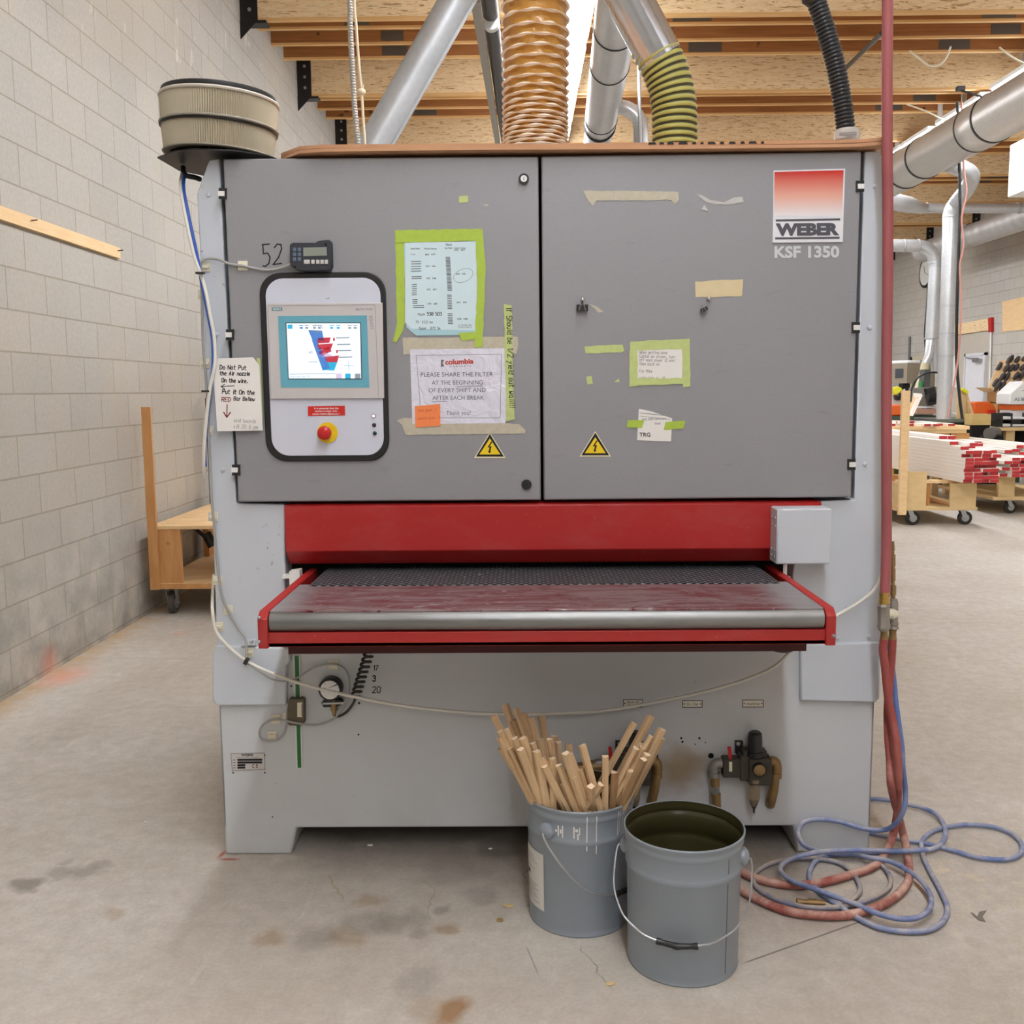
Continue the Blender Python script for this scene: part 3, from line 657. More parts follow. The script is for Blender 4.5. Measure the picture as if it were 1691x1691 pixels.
for x0_, y0_, x1_, y1_, ls in ((1029, 1155, 1061.5, 1168, ('Blow-off', 'device')), (1127, 1156.5, 1160, 1168.5, ('5,5 - 7 bar',)), (1226, 1155.5, 1261, 1168, ('machine',))):
    l = MB().pp([(x0_, y0_), (x1_, y0_), (x1_, y1_), (x0_, y1_)], YB3, .0015, 0).pp([(x0_+1, y0_+1), (x1_-1, y0_+1), (x1_-1, y1_-1), (x0_+1, y1_-1)], YB3-.0015, .0004, 1)
    for i, s_ in enumerate(ls):
        yb_ = (y0_+y1_)/2+2.4+(i-(len(ls)-1)/2)*5; prt(l, s_, (x0_+7, yb_), (x1_-7, yb_), 4 if len(ls) > 1 else 4.6, YB3-.0024, 2)
    for x in (x0_+3, x1_-3): l.disc(P(x, (y0_+y1_)/2, Y=YB3-.0018), .0022, seg=8, m=2, t=.001)
    l.build('engraved_label', [mInk, M('label_ivory', (222, 218, 206), .5), mInk], mc)
for x, y, r in ((1125, 1219, 2), (1127, 1225, 2), (1155, 1219, 2), (1148, 1229, 1.2), (1165, 1226, 1.2), (1174, 1248, 5), (1266, 1248, 4.5), (1083, 1248, 4.5), (1273, 1328, 5), (481, 1133, 1.7), (593, 1161, 2), (592, 1213, 1.6), (385, 1276, 1.5), (437.5, 1276, 1.5), (437, 1247, 1.5), (437, 1270, 1.5), (501, 1113, 1.5), (450, 1349, 1.2)):
    MB().disc(P(x, y, Y=YB3), r*3.1/1650, seg=10, t=.0006).build('drilled_hole', mDark, mc)
# cable clips
for x, y, Y in ((401, 439, YD), (340, 441, YC), (352, 853, YC), (360, 958, YC), (377, 1007, YC), (361, 1035, YC), (411, 1077, 3.08), (551, 1097, YB3), (456, 1187, YB3), (475, 1184, YB3), (450, 1215, YB3), (345, 711, YC), (339, 600, YC), (335, 487, YC)):
    cl = MB().pp([(x-8, y-8), (x+8, y-8), (x+8, y+8), (x-8, y+8)], Y, .004, 0).pp([(x-6, y-2.5), (x+6, y-2.5), (x+6, y+2.5), (x-6, y+2.5)], Y-.004, .006, 0); cl.build('cable_clip', mCream, mc, bevel=.0015)
# ---- compressed-air regulators on the base
mBowl = NT('clear_bowl'); mBowl.b.inputs['Transmission Weight'].default_value = .75; mBowl = mBowl.done(lin((206, 190, 160)), .15)
mDust = M('dusty_black', (62, 56, 48), .6, var=.25, scale=30)
for dx in (0, -197):
    def V(x, y, d=.05): return P(x+dx, y, Y=YB3-d)
    bd_ = MB()
    def bx(x0, y0, x1, y1, d0, d1, m=0): bd_.pp([(x0+dx, y0), (x1+dx, y0), (x1+dx, y1), (x0+dx, y1)], YB3-d0, d1-d0, m)
    bx(1231, 1243, 1268, 1286, .012, .07); bx(1217, 1240, 1233, 1280, .012, .06); bx(1190, 1246, 1219, 1277, .02, .06); bx(1223, 1233, 1262, 1244, .015, .055)
    reg = bd_.build('air_regulator', mDust, mc, bevel=.004)
    MB().tube([V(1247, 1248), V(1247, 1240), V(1247, 1240), V(1247, 1222), V(1247, 1211), V(1247, 1208)], [.027, .027, .0225, .0225, .021, .015], 24).build('regulator_knob', mBlkPl, reg)
    MB().pp([(1213+dx, 1222), (1226+dx, 1222), (1226+dx, 1242), (1213+dx, 1242)], YB3, .012).disc(V(1219, 1228, .012), .006, m=1, t=.003).build('mount_plate', [mBlkSteel, mSteel], reg)
    MB().bar(V(1206, 1252, .062), V(1204, 1234, .068), .010, .008).build('valve_lever', mRedPl, reg)
    MB().pp([(1204+dx, 1258), (1209+dx, 1258), (1209+dx, 1274), (1204+dx, 1274)], YB3-.06, .0008).build('rating_sticker', mCream, reg)
    c = V(1253, 1270, .07); MB().tube([c, c-Vector((0, .012, 0))], .0215, 28, 0).tube([c-Vector((0, .012, 0)), c-Vector((0, .014, 0))], [.018, .012], 24, 1).build('dial_gauge', [mBlkSteel, mBrass], reg)
    MB().tube([V(1245, 1284), V(1245, 1290), V(1245, 1290), V(1245, 1318), V(1245, 1330), V(1245, 1332)], [.023, .023, .0185, .0185, .011, .006], 24, 0).build('filter_bowl', mBowl, reg)
    MB().tube([V(1245, 1320), V(1245, 1334), V(1245, 1334), V(1245, 1342)], [.009, .007, .004, .003], 12).build('drain_nub', mBlkPl, reg)
    p_ = MB().tube(cr([V(1192, 1260, .04), V(1182, 1261, .04), V(1178, 1270, .04), V(1179, 1283, .04)], 6), .0155, 16); p_.tube([V(1179, 1275, .04), V(1179, 1282, .04)], .019, 16); p_.build('pipe_elbow', M('zinc_elbow', (150, 148, 144), .5, .6), reg)
    MB().tube([V(1180, 1282, .04), V(1181, 1298, .04)], .0145, 14, 0).tube([V(1181, 1297, .04), V(1182, 1311, .04)], .013, 6, 1).tube([V(1182, 1310, .04), V(1184, 1345, .04)], [.0155, .0135], 14, 0).build('hose_tail', [mBrass, mAlu], reg)
    p_ = MB().tube(cr([V(1266, 1257, .04), V(1278, 1258, .04), V(1282, 1266, .04), V(1281, 1283, .04)], 6), .017, 16); p_.tube([V(1280, 1276, .04), V(1280, 1284, .04)], .0205, 16)
    p_.tube(cr([V(1279, 1284, .04), V(1278, 1300, .038), V(1274, 1320, .03), V(1272, 1328, .0)], 6), .0155, 14); p_.build('brass_elbow_pipe', mBrass, reg)
a, b_ = P(993, 1265, Y=3.06), P(942, 1268, Y=3.06); MB().tube([a, a.lerp(b_, .4), a.lerp(b_, .4), b_], [.02, .02, .015, .015], 14).build('inlet_pipe', mBrass, mc)
# two angle stops and the left side bracket
MB().pp([(402, 1056), (424, 1055), (424, 1063), (402, 1064)], YC, .02).build('rail_bracket', mGrey, mc)
screw(416, 1059, .006, YC-.02, mt=mSteel)
cv = cr([P(1270, 1066, Y=2.95), P(1280, 1073, Y=2.95), P(1300, 1075, Y=2.97), P(1318, 1068, Y=3.0), P(1326, 1060, Y=3.0)], 6); MB().tube(cv, .006, 8).build('drive_cable', mBlkPl, mc)
# ---------------------------------------------------------------- papers and tape on the sander doors
mTapeG = M('green_masking_tape', (170, 196, 72), .6, var=.12, scale=60)
mTapeG2 = M('pale_green_tape', (190, 204, 132), .6, var=.15, scale=80)
mTapeB = M('beige_masking_tape', (190, 184, 164), .65, var=.18, scale=70)
mTapeC = M('cream_masking_tape', (214, 198, 158), .6, var=.08, scale=40)
mTapeW = M('clear_grey_tape', (190, 188, 186), .35, var=.15, scale=50)
mPencil = M('pencil_grey', (126, 126, 132), .8)
mRedInk = M('red_ink', (120, 34, 30), .8)
def sheet(name, pts, lay, mats, label, cat, group=None, Y=YD, ink=None):
    """a flat sheet stuck on the plane Y, layer number lay, with its writing in the same mesh"""
    m = MB().pp(pts, Y-.0006*lay, .0006, 0)
    if ink: ink(m, Y-.0006*lay-.0010)
    o = m.build(name, mats); return tag(o, label, cat, group)
G1 = 'green tape around the blue chart'; G2 = 'beige tape around the filter notice'; G3 = 'green tape around the pencil note'
def jag(pts, a=1.2):   # torn tape edge
    out = []
    for (x0, y0), (x1, y1) in zip(pts, pts[1:]+pts[:1]):
        n = max(1, int(math.hypot(x1-x0, y1-y0)/9))
        for k in range(n):
            t = k/n; out.append((x0+(x1-x0)*t+random.uniform(-a, a)*(k > 0), y0+(y1-y0)*t+random.uniform(-a, a)*(k > 0)))
    return out
def tape(pts, lay, mt, label, group=None, ink=None, Y=YD):
    return sheet('tape_strip', jag(pts, .7), lay, [mt, mInk], label, 'tape', group, Y, ink)
def chart(m, Y):
    for s_, x0, x1, y in (('Sanded Width', 678, 693, 412), ('Thru-Dur Grit-use', 700, 721, 412), ('Part Width', 735, 747, 411), ('Thru-Dur  Thru-Dur', 750, 769, 411), ('663   677', 702, 719, 421.5), ('753   758', 704, 720, 461), ('572   557', 705, 721, 479.5), ('570   600', 706, 722, 503), ('572   557', 750, 768, 414), ('663   606', 753, 769, 453.5), ('663   665', 754, 771, 500.5), ('538   538', 755, 772, 528), ('632   636', 703, 719, 441)):
        prt(m, s_, (x0, y), (x1, y-.2), 2.6, Y, 1, .01)
    prt(m, 'Oak', (678, 421), (686, 421), 2, Y, 1)
    for xa, xb, ys in ((679, 695, (432, 436, 440, 444, 448)), (680, 696, (457, 460)), (680.5, 688, (470, 473.5, 477, 480.5, 484, 487)), (681.5, 689, (495, 498, 501)), (682, 700, (505, 508))):
        for y in ys: m.ribbon([(xa, y), (xb, y-.3)], 1, Y, 1)
    for k_ in range(26): m.ribbon([(736+k_*.13, 425+2.2*k_), (743+k_*.13, 424.8+2.2*k_)], 1, Y, 1)
    for k_ in range(9): m.ribbon([(738.5+k_*.1, 487.5+2.8*k_), (745.5+k_*.1, 487.3+2.8*k_)], 1, Y, 1)
    for k_ in range(7): m.ribbon([(739.5+k_*.1, 518.5+2.7*k_), (747+k_*.1, 518.3+2.7*k_)], 1, Y, 1)
    pen(m, '538 503', 705, 521, 5, Y, .8, 1); pen(m, 'Maple', 690, 521, 4, Y, .5, 2); pen(m, '475+ 1022 mm', 684, 534, 4, Y, .5, 2); pen(m, 'Super   870 5m', 692, 544, 4, Y, .6, 2); pen(m, '620505', 757, 541, 5, Y, .5, 2); pen(m, 'Mant', 736, 406, 4, Y, .5, 1)
    el = [(765+16*cos(a*pi/12), 455+11*sin(a*pi/12)-4*cos(a*pi/12)) for a in range(25)]; m.ribbon(el, .6, Y, 2)
sheet('chart_backing', [(667, 402), (788, 398), (793, 545), (782, 553), (687, 554), (671, 540)], 2, [M('blue_paper', (168, 208, 218), .8)], 'pale blue backing sheet under the sanding chart', 'paper')
sheet('sanding_chart', [(669, 400), (786, 399), (789, 546), (680, 543), (669, 532)], 3, [M('chart_paper', (206, 228, 236), .6), mInk, mPencil], 'blue-white printed number chart framed in green tape', 'paper', None, YD, chart)
for a in (([(652, 380), (796, 378), (797, 397), (744, 399), (655, 401)], 4, 'green tape along the top of the blue chart'),
          ([(652, 382), (670, 396), (668, 470), (669, 535), (656, 540)], 1, 'green tape down the outer side of the blue chart'),
          ([(785, 380), (797, 379), (802, 440), (800, 500), (797, 572), (784, 574), (788, 470)], 5, 'green tape down the seam side of the blue chart'),
          ([(757, 550), (784, 548), (785, 560), (763, 563)], 6, 'small green tape tab at the bottom corner of the blue chart'),
          ([(656, 532), (668, 530), (666, 545), (654, 566), (649, 563)], 5, 'curling green tape end below the blue chart'),
          ([(758, 324), (773, 323), (773, 334), (758, 335)], 1, 'tiny green tape square high above the blue chart')):
    tape(a[0], a[1], mTapeG if a[2][0] != 't' else mTapeG2, a[2], G1 if 'tiny' not in a[2] else None)
tape([(665, 558), (855, 556), (856, 570), (853, 584), (666, 585)], 2, mTapeB, 'beige tape along the top of the filter notice', G2)
tape([(655, 694), (668, 690), (857, 700), (868, 711), (866, 716), (670, 718), (664, 702)], 2, mTapeB, 'beige tape along the bottom of the filter notice', G2)
def notice(m, Y):
    m.ribbon([(687, 587), (828, 585), (826, 690), (696, 690), (687, 587)], .6, Y, 1)
    prt(m, 'columbia', (735, 602), (782, 600), 8, Y, 2, .04); prt(m, 'C A B I N E T S', (742, 606.5), (778, 605.5), 2.6, Y, 3)
    m.add([P(x, y, Y=Y) for x, y in ((728, 594), (734, 594), (731, 599), (734, 605), (728, 606))], [(0, 1, 2, 3, 4)], 3)
    for s_, x0, x1, y in (('PLEASE SHARE THE FILTER', 695, 814, 622), ('AT THE BEGINNING', 713, 797, 635.5), ('OF EVERY SHIFT AND', 708, 802, 648), ('AFTER EACH BREAK', 714, 799, 660.5), ('Thank you!', 737, 777, 685.5)):
        prt(m, s_, (x0, y), (x1, y-.6), 7, Y, 1, -.004)
    m.ribbon([(755, 638), (797, 637.4)], .8, Y, 1); m.ribbon([(713, 663), (738, 662.7)], .8, Y, 1)
def sleeve():
    s = NT('glossy_sleeve_paper'); n = s.noise(13, 3, dist=.8); s.bump(n, .55, .02); s.b.inputs['Coat Weight'].default_value = .6; s.b.inputs['Coat Roughness'].default_value = .08
    return s.done(lin((222, 222, 236)), .3)
sheet('filter_notice', [(677, 577), (834, 575), (836, 690), (834, 699), (681, 700)], 3, [sleeve(), M('notice_ink', (70, 66, 84), .6), M('notice_red', (190, 60, 44), .6), M('notice_grey', (110, 106, 110), .6)], 'laminated notice asking to share the filter, in a glossy sleeve', 'notice', None, YD, notice)
def should(m, Y): pen(m, 'If Should be 1/2 yield out wall!!!', 836, 507, 9, Y, 1.1, 1, 88, .1)
tape([(832, 502), (845, 504), (848, 640), (850, 692), (836, 696), (834, 600)], 5, mTapeG2, 'long vertical green tape with handwriting beside the filter notice', None, should)
def postit(m, Y):
    pen(m, 'Push green #1', 690, 680, 4, Y, .5, 1, -3); pen(m, 'control panel #2', 690, 693, 4, Y, .5, 1, -3)
sheet('sticky_note', [(685, 671), (727, 667), (727.5, 703), (686, 706)], 6, [M('orange_note', (244, 140, 84), .8), M('note_ink', (206, 96, 60), .8)], 'orange sticky note on the corner of the filter notice', 'note', None, YD, postit)
# right door
tape([(963, 315), (1042, 315), (1120, 317), (1121, 330), (1114, 338), (1108, 330), (1040, 331), (985, 331), (979, 340), (972, 333)], 1, mTapeB, 'long torn beige tape strip high on the second door')
tape([(1150, 320), (1160, 323), (1172, 330), (1196, 334), (1212, 326), (1226, 325), (1228, 334), (1210, 337), (1180, 338), (1165, 333)], 1, mTapeW, 'wrinkled clear tape remnant beside the long torn tape strip')
tape([(1158, 346), (1163, 338), (1170, 349)], 2, mTapeW, 'small triangular paper scrap under the clear tape remnant')
tape([(1148, 465), (1227, 461), (1225, 489), (1149, 491)], 1, mTapeC, 'cream tape block above the tilted binder clip')
tape([(973, 502), (985, 506), (997, 515), (988, 516)], 1, mTapeB, 'small torn tape scrap beside the upright binder clip')
tape([(965, 572), (1028, 569), (1031, 580), (1025, 582), (967, 584)], 1, mTapeG2, 'short green tape strip below the upright binder clip')
tape([(968, 622), (977, 621), (979, 634), (970, 635)], 1, mTapeG2, 'tiny green tape piece below the short green strip')
tape([(1014, 631), (1022, 625), (1023, 631)], 1, mTapeG2, 'tiny tape corner between the green strip and the pencil note')
tape([(797, 338), (808, 337), (804, 341)], 1, mTapeB, 'tiny beige paper scrap near the upper door lock')
def note(m, Y):
    for s_, y in (('When getting done', 584), ('Center on screen, turn', 590.5), ('off main power (2 min)', 596.5), ('then back on', 603), ('For Mike', 615), ('using Hub ot 418', 626)): pen(m, s_, 1056, y, 4.6, Y, .55, 1, 1)
sheet('pencil_note', [(1052, 576), (1127, 576), (1127, 626), (1052, 626)], 2, [mPaper, mPencil], 'small white pencil note framed in pale green tape', 'note', None, YD, note)
for pts, l in (([(1041, 564), (1139, 559), (1139, 576), (1042, 579)], 'green tape along the top of the pencil note'), ([(1040, 566), (1053, 564), (1053, 637), (1039, 639)], 'green tape on the seam side of the pencil note'),
               ([(1126, 562), (1139, 559), (1140, 638), (1128, 640)], 'green tape on the hinge side of the pencil note'), ([(1044, 625), (1137, 624), (1138, 634), (1044, 637)], 'green tape along the bottom of the pencil note')):
    tape(pts, 4 if 'side' in l else 3, mTapeG2, l, G3)
def card(m, Y):
    prt(m, 'TRG', (1056, 721), (1074, 721), 6.5, Y, 1, .02); m.ribbon([(1057, 682), (1096, 686)], 1, Y, 2); m.ribbon([(1057, 687), (1107, 693)], .6, Y, 2); pen(m, 'Alloy 6061 Deltaform', 1060, 694, 3.4, Y, .5, 2, -2); pen(m, 'Steel', 1081, 701, 3.4, Y, .5, 2)
sheet('white_card', [(1055, 675), (1075, 679), (1110, 691), (1108, 729), (1052, 727)], 2, [mPaper, mInk, mPencil], 'white card marked TRG held by two green tapes', 'card', None, YD, card)
tape([(1037, 694), (1064, 694), (1060, 707), (1035, 706)], 3, mTapeG, 'green tape on the seam side of the white card', 'green tapes on the white card')
tape([(1099, 697), (1132, 695), (1128, 708), (1096, 710)], 3, mTapeG, 'green tape on the hinge side of the white card', 'green tapes on the white card')
# note about the air nozzle, on the left column
def nozzle(m, Y):
    pen(m, 'Do Not Put', 363, 610, 7, Y, 1.3, 1, 1); pen(m, 'the Air nozzle', 363, 619.5, 6.4, Y, 1.3, 1, 1); pen(m, 'On the wire.', 366, 631, 6.4, Y, 1.3, 1, 2)
    m.ribbon([(387, 637), (365, 638.5)], 1.2, Y, 1); m.ribbon([(371, 634.5), (365, 638.5), (371, 642)], 1.2, Y, 1)
    pen(m, 'Put it On the', 367, 650, 7, Y, 1.3, 1, 2); pen(m, 'RED', 366, 663, 7, Y, 1.2, 2, 2); pen(m, 'Bar Bellow', 386, 661, 6, Y, 1.2, 1, 2)
    m.ribbon([(375, 668), (374.5, 688)], 1.6, Y, 2); m.ribbon([(369.5, 681), (374.5, 689), (380.5, 681)], 2, Y, 2)
    pen(m, 'void boards', 386, 697, 6, Y, .6, 3, 3); pen(m, 'v.8 20 6 pm', 386, 707, 6, Y, .6, 3, 2)
sheet('nozzle_note', [(352, 592), (418, 590), (428, 603), (434, 711), (359, 712), (354, 640)], 4, [mPaper, mInk, mRedInk, mPencil], 'handwritten white note about the air nozzle on the edge column', 'note', None, YD-.014, nozzle)
sheet('note_backing', [(424, 591), (430, 592), (434, 690), (430, 700)], 3, [mTapeG2], 'sliver of green paper behind the air nozzle note', 'paper', None, YD-.012)
# binder clips on hooks/magnets
for lab, hx, hy, cx, cy, an in (('black binder clip hanging upright from a magnet on the second door', 962, 495, 961.5, 508, 0), ('black binder clip hanging tilted below the cream tape', 1170, 493, 1162, 511, -28)):
    c = P(hx, hy, Y=YD); mg = MB().ball(c-Vector((0, .006, 0)), .0075, 0, 14); tag(mg.build('magnet', galv('chrome_ball', (200, 200, 204), (230, 230, 232), .12, 1)), 'shiny round magnet holding the ' + ('upright' if an == 0 else 'tilted') + ' binder clip', 'magnet', 'door magnets')
    s_ = 1.0 if an == 0 else .62
    t = thing('binder_clip', lab, 'clip', P(cx, cy, Y=YD))
    def rp(x, y): a = R(an); return (cx+(x*cos(a)-y*sin(a))*s_, cy+(x*sin(a)+y*cos(a))*s_)
    MB().prism([P(*rp(-9.5, -5), Y=YD-.004), P(*rp(9.5, -5), Y=YD-.004), P(*rp(9.5, 6), Y=YD-.004), P(*rp(-9.5, 6), Y=YD-.004)], (0, -.012, 0)).build('clip_body', mBlkPl, t, bevel=.002)
    w_ = MB(); w_.tube([P(*rp(x, y), Y=YD-.0175) for x, y in ((-5.5, 5), (-3, -4), (-2, -12), (2, -12), (3, -4), (5.5, 5))], .0011, 6); w_.build('wire_handle', mSteel, t)
# counter unit above the panel
ct = thing('counter_unit', 'small black keypad counter with a grey display above the touch panel', 'counter', P(516, 424, Y=YD))
MB().pp([(482, 406), (487, 403), (524, 403), (529, 400), (546, 398), (550, 401), (551, 441), (547, 448), (510, 450), (494, 448), (483, 441)], YD, .03).build('counter_body', M('counter_black', (46, 50, 58), .5), ct, bevel=.003)
MB().pp([(501, 409), (539, 408), (540, 422), (501, 423)], YD-.030, .001).build('counter_display', M('lcd_grey', (140, 146, 136), .3), ct)
for i, x in enumerate((507, 517, 525, 532, 539)):
    w_ = 5 if i == 0 else 2.8; MB().pp([(x-w_, 429), (x+w_, 429), (x+w_, 436), (x-w_, 436)], YD-.030, .003).build('counter_key', M('key_grey', (190, 190, 188), .5), ct, bevel=.001)
for i in range(6):
    x, y = 486.5+8*(i % 2), 412+8*(i//2); MB().pp([(x-2.8, y-3), (x+2.8, y-3), (x+2.8, y+3), (x-2.8, y+3)], YD-.030, .002).build('counter_key', M('key_blue', (92, 108, 130), .5), ct, bevel=.001)
for x, y in ((538, 404), (487, 441)): MB().disc(P(x, y, Y=YD-.03), .004, t=.001).build('mount_hole', mDark, ct)

# ---------------------------------------------------------------- cables and tubes running over the sander
def run(name, pts, r, mt, label, cat, Y=None, n=8, group=None, seg=10):
    q = [P(p[0], p[1], Y=p[2] if len(p) > 2 else Y) for p in pts]
    return tag(MB().tube(cr(q, n), r, seg).build(name, mt), label, cat, group)
mCabG = M('cable_grey', (162, 162, 160), .5); mCabW = M('tube_white', (222, 220, 210), .35); mCabB = M('hose_blue_dark', (44, 88, 176), .4)
cb = [(306, 286, 3.2), (303, 310, 3.1), (312, 360, 3.07), (325, 420, 3.065), (334, 470, 3.065), (344, 520, 3.06), (351, 560, 3.06), (352, 600, 3.05), (348, 640, 3.05), (342, 690, 3.055), (338, 740, 3.06), (339, 770, 3.07)]
run('blue_air_tube', cb, .0055, mCabB, 'blue air tube running down the edge column below the round filter', 'tube')
run('white_air_tube', [(x-5 if i < 4 else x+3 if i < 8 else x-1, y, Y-.004) for i, (x, y, Y) in enumerate(cb[:-1])]+[(337, 775, 3.07), (339, 790, 3.09)], .0055, mCabW, 'white air tube twisted around the blue tube on the edge column', 'tube')
run('grey_cable', [(482, 436, 3.05), (462, 443, 3.062), (440, 446, 3.063), (420, 443, 3.062), (401, 439, 3.058), (380, 436, 3.064), (362, 429, 3.07), (345, 427, 3.075), (333, 432, 3.075), (330, 445, 3.075), (333, 480, 3.078), (334, 530, 3.08), (336, 580, 3.08), (341, 640, 3.08), (344, 700, 3.08), (346, 760, 3.08), (349, 820, 3.08), (353, 860, 3.08), (358, 920, 3.08), (366, 980, 3.078), (378, 1010, 3.078), (392, 1035, 3.077), (404, 1052, 3.074), (407, 1068, 3.068), (407, 1094, 3.06)], .004, mCabG, 'thin grey cable clipped from the counter down the edge column', 'cable')
run('white_air_line', [(353, 950, 3.25), (351, 985, 3.12), (351, 1010, 3.07), (356, 1040, 3.065), (372, 1062, 3.062), (405, 1090, 3.055), (450, 1112, 3.05), (500, 1130, 3.04), (560, 1145, 3.02), (650, 1163, 3.03), (740, 1174, 3.04), (830, 1179, 3.05), (920, 1178, 3.05), (1010, 1172, 3.05), (1100, 1156, 3.05), (1180, 1138, 3.04), (1240, 1119, 3.03), (1280, 1100, 3.02), (1305, 1076, 3.0), (1340, 1040, 3.03), (1386, 1014, 3.06), (1420, 994, 3.06), (1446, 970, 3.06), (1459, 935, 3.06), (1461, 905, 3.07), (1455, 880, 3.1)], .0052, mCabW, 'long white air line drooping across the front of the sander base', 'tube')
run('thin_grey_wire', [(407, 1094, 3.06), (430, 1110, 3.05), (448, 1121, 3.06), (470, 1125, 3.06), (490, 1120, 3.07), (520, 1102, 3.08), (551, 1097, 3.085), (570, 1106, 3.08), (577, 1130, 3.075), (573, 1155, 3.07), (560, 1178, 3.07), (545, 1190, 3.08), (520, 1197, 3.08), (490, 1194, 3.06), (455, 1188, 3.08), (435, 1196, 3.085), (428, 1210, 3.085), (434, 1221, 3.085), (455, 1222, 3.085), (468, 1212, 3.085), (473, 1196, 3.08), (474, 1170, 3.08), (478, 1158, 3.08)], .0032, mCabG, 'thin grey wire looping around the gauge and the limit switch', 'cable')
tag(MB().bar(P(405, 1096, Y=3.05), P(409, 1088, Y=3.05), .02, .012).build('cable_tie', mBlkPl), 'black cable tie around the drooping white air line', 'cable tie', 'black cable ties')
for (x, y), l in (((330, 451), 'black cable tie on the tubes beside the counter cable'), ((340, 646), 'black cable tie on the tubes beside the nozzle note')):
    tag(MB().bar(P(x-6, y, Y=3.05), P(x+7, y, Y=3.05), .018, .006).build('cable_tie', mBlkPl), l, 'cable tie', 'black cable ties')

# ---------------------------------------------------------------- on top of the sander
cbz = 2.2
def card_mat():
    s = NT('brown_cardboard'); n = s.noise(6, 5, s.mapping((1, 1, 8))); return s.done(s.mix(n, lin((176, 130, 98)), lin((206, 162, 126))), .8, 0, .2)
mCard = card_mat()
q0, q1 = P(452, 259, Y=3.05), P(1462, 246, Y=3.05)
for i, (zz, ins, lab) in enumerate(((0, .0, 'lower brown cardboard sheet lying along the top of the sander'), (.0105, .004, 'upper brown cardboard sheet with dark print on its edge, on the lower sheet'))):
    m = MB(); n = 24; bot = []; top = []
    for k_ in range(n+1):
        t = k_/n; x = q0.x+(q1.x-q0.x)*t; z = 2.2+zz+.0035*sin(6*t+i)*.5+(.006*max(0, (t-.95)/.05))
        y0 = 3.04+ins+(.10*max(0, 1-t/.05)); bot.append((x, y0, z)); top.append((x, y0, z+.0095))
    vs = []; fs = []
    for b_, t_ in zip(bot, top): vs += [b_, t_, (b_[0], 4.35, b_[2]), (t_[0], 4.35, t_[2])]
    for k_ in range(n):
        a, c = 4*k_, 4*k_+4; fs += [(a, c, c+1, a+1), (a+1, c+1, c+3, a+3), (a+3, c+3, c+2, a+2), (a+2, c+2, c, a)]
    fs += [(0, 1, 3, 2), (4*n, 4*n+2, 4*n+3, 4*n+1)]
    m.add(vs, fs, 0)
    if i:
        for px_, w_ in ((1070, 14), (1088, 9), (1101, 12), (1120, 16), (1142, 8), (1156, 6), (1168, 14), (1188, 8), (1203, 12), (1222, 8), (1236, 14), (1256, 6)):
            xx = P(px_, 250, Y=3.04).x; m.add([(xx, 3.0425, cbz+.012), (xx+w_/540, 3.0425, cbz+.012), (xx+w_/540*.8, 3.0425, cbz+.0185), (xx+.004, 3.0425, cbz+.0185)], [(0, 1, 2, 3)], 1)
    tag(m.build('cardboard_sheet', [mCard, mInk]), lab, 'cardboard')
# round air filter on its plate
ft = thing('air_filter', 'round pleated beige air filter on a black plate at the sander corner', 'filter', (-.955, 3.22, 2.24))
ax = Matrix.Rotation(R(3), 3, 'Y'); fo = Vector((-.925, 3.19, 2.222))
def FT(v): return fo+ax @ Vector((v[0]*.965, v[1]*.965, v[2]*.86))
m = MB(); N = 150
def pleat(z0, z1, r0, r1):
    vs = []; fs = []
    for k_ in range(2*N):
        a = pi*k_/N; d = .007*(k_ % 2); vs += [FT(((r0-d)*cos(a), (r0-d)*sin(a), z0)), FT(((r1-d)*cos(a), (r1-d)*sin(a), z1))]
    for k_ in range(2*N): a, b_ = 2*k_, 2*((k_+1) % (2*N)); fs.append((a, b_, b_+1, a+1))
    m.add(vs, fs)
pleat(0, .088, .168, .178); pleat(.088, .19, .178, .184); m.build('filter_media', M('filter_beige', (188, 178, 156), .9, var=.2, scale=7), ft, ang=10)
def ring(z, r, h, nm, mt, rin=.15):
    m_ = MB(); prof = [(rin, z), (r, z), (r+.002, z+h*.5), (r, z+h), (rin, z+h)]; k0 = len(m_.v); m_.lathe(prof, seg=64); m_.v = [FT(v) for v in m_.v]; return m_.build(nm, mt, ft)
ring(.0, .172, .006, 'filter_band', M('filter_grey', (150, 144, 130), .7)); ring(.086, .181, .006, 'filter_band', mBlkSteel, .17); ring(.094, .183, .008, 'filter_band', M('filter_grey', (150, 144, 130), .7), .17); ring(.184, .1855, .010, 'filter_band', M('filter_rim', (196, 190, 178), .6))
ring(.194, .178, .018, 'filter_lid', mBlack, .0)
for x, y in ((-.14, .05), (.09, .06)): MB().tube([FT((x, y, .21)), FT((x, y, .24))], .007, 8).build('filter_stud', mBlkSteel, ft)
pts = [Vector(v+(2.203,)) for v in ((-1.089, 3.111), (-1.014, 3.037), (-.946, 3.009), (-.837, 3.029), (-.753, 3.094), (-.72, 3.2), (-.74, 3.34), (-.83, 3.40), (-1.0, 3.40), (-1.083, 3.288))]
MB().prism(pts, (0, 0, .004)).build('filter_plate', mBlkSteel, ft)
MB().tube(cr([P(302, 276, Y=3.2), P(303, 284, Y=3.19), P(308, 290, Y=3.18), P(322, 293, Y=3.18), P(330, 296, Y=3.2)], 5), .008, 10).build('filter_hose_stub', mBlack, ft)
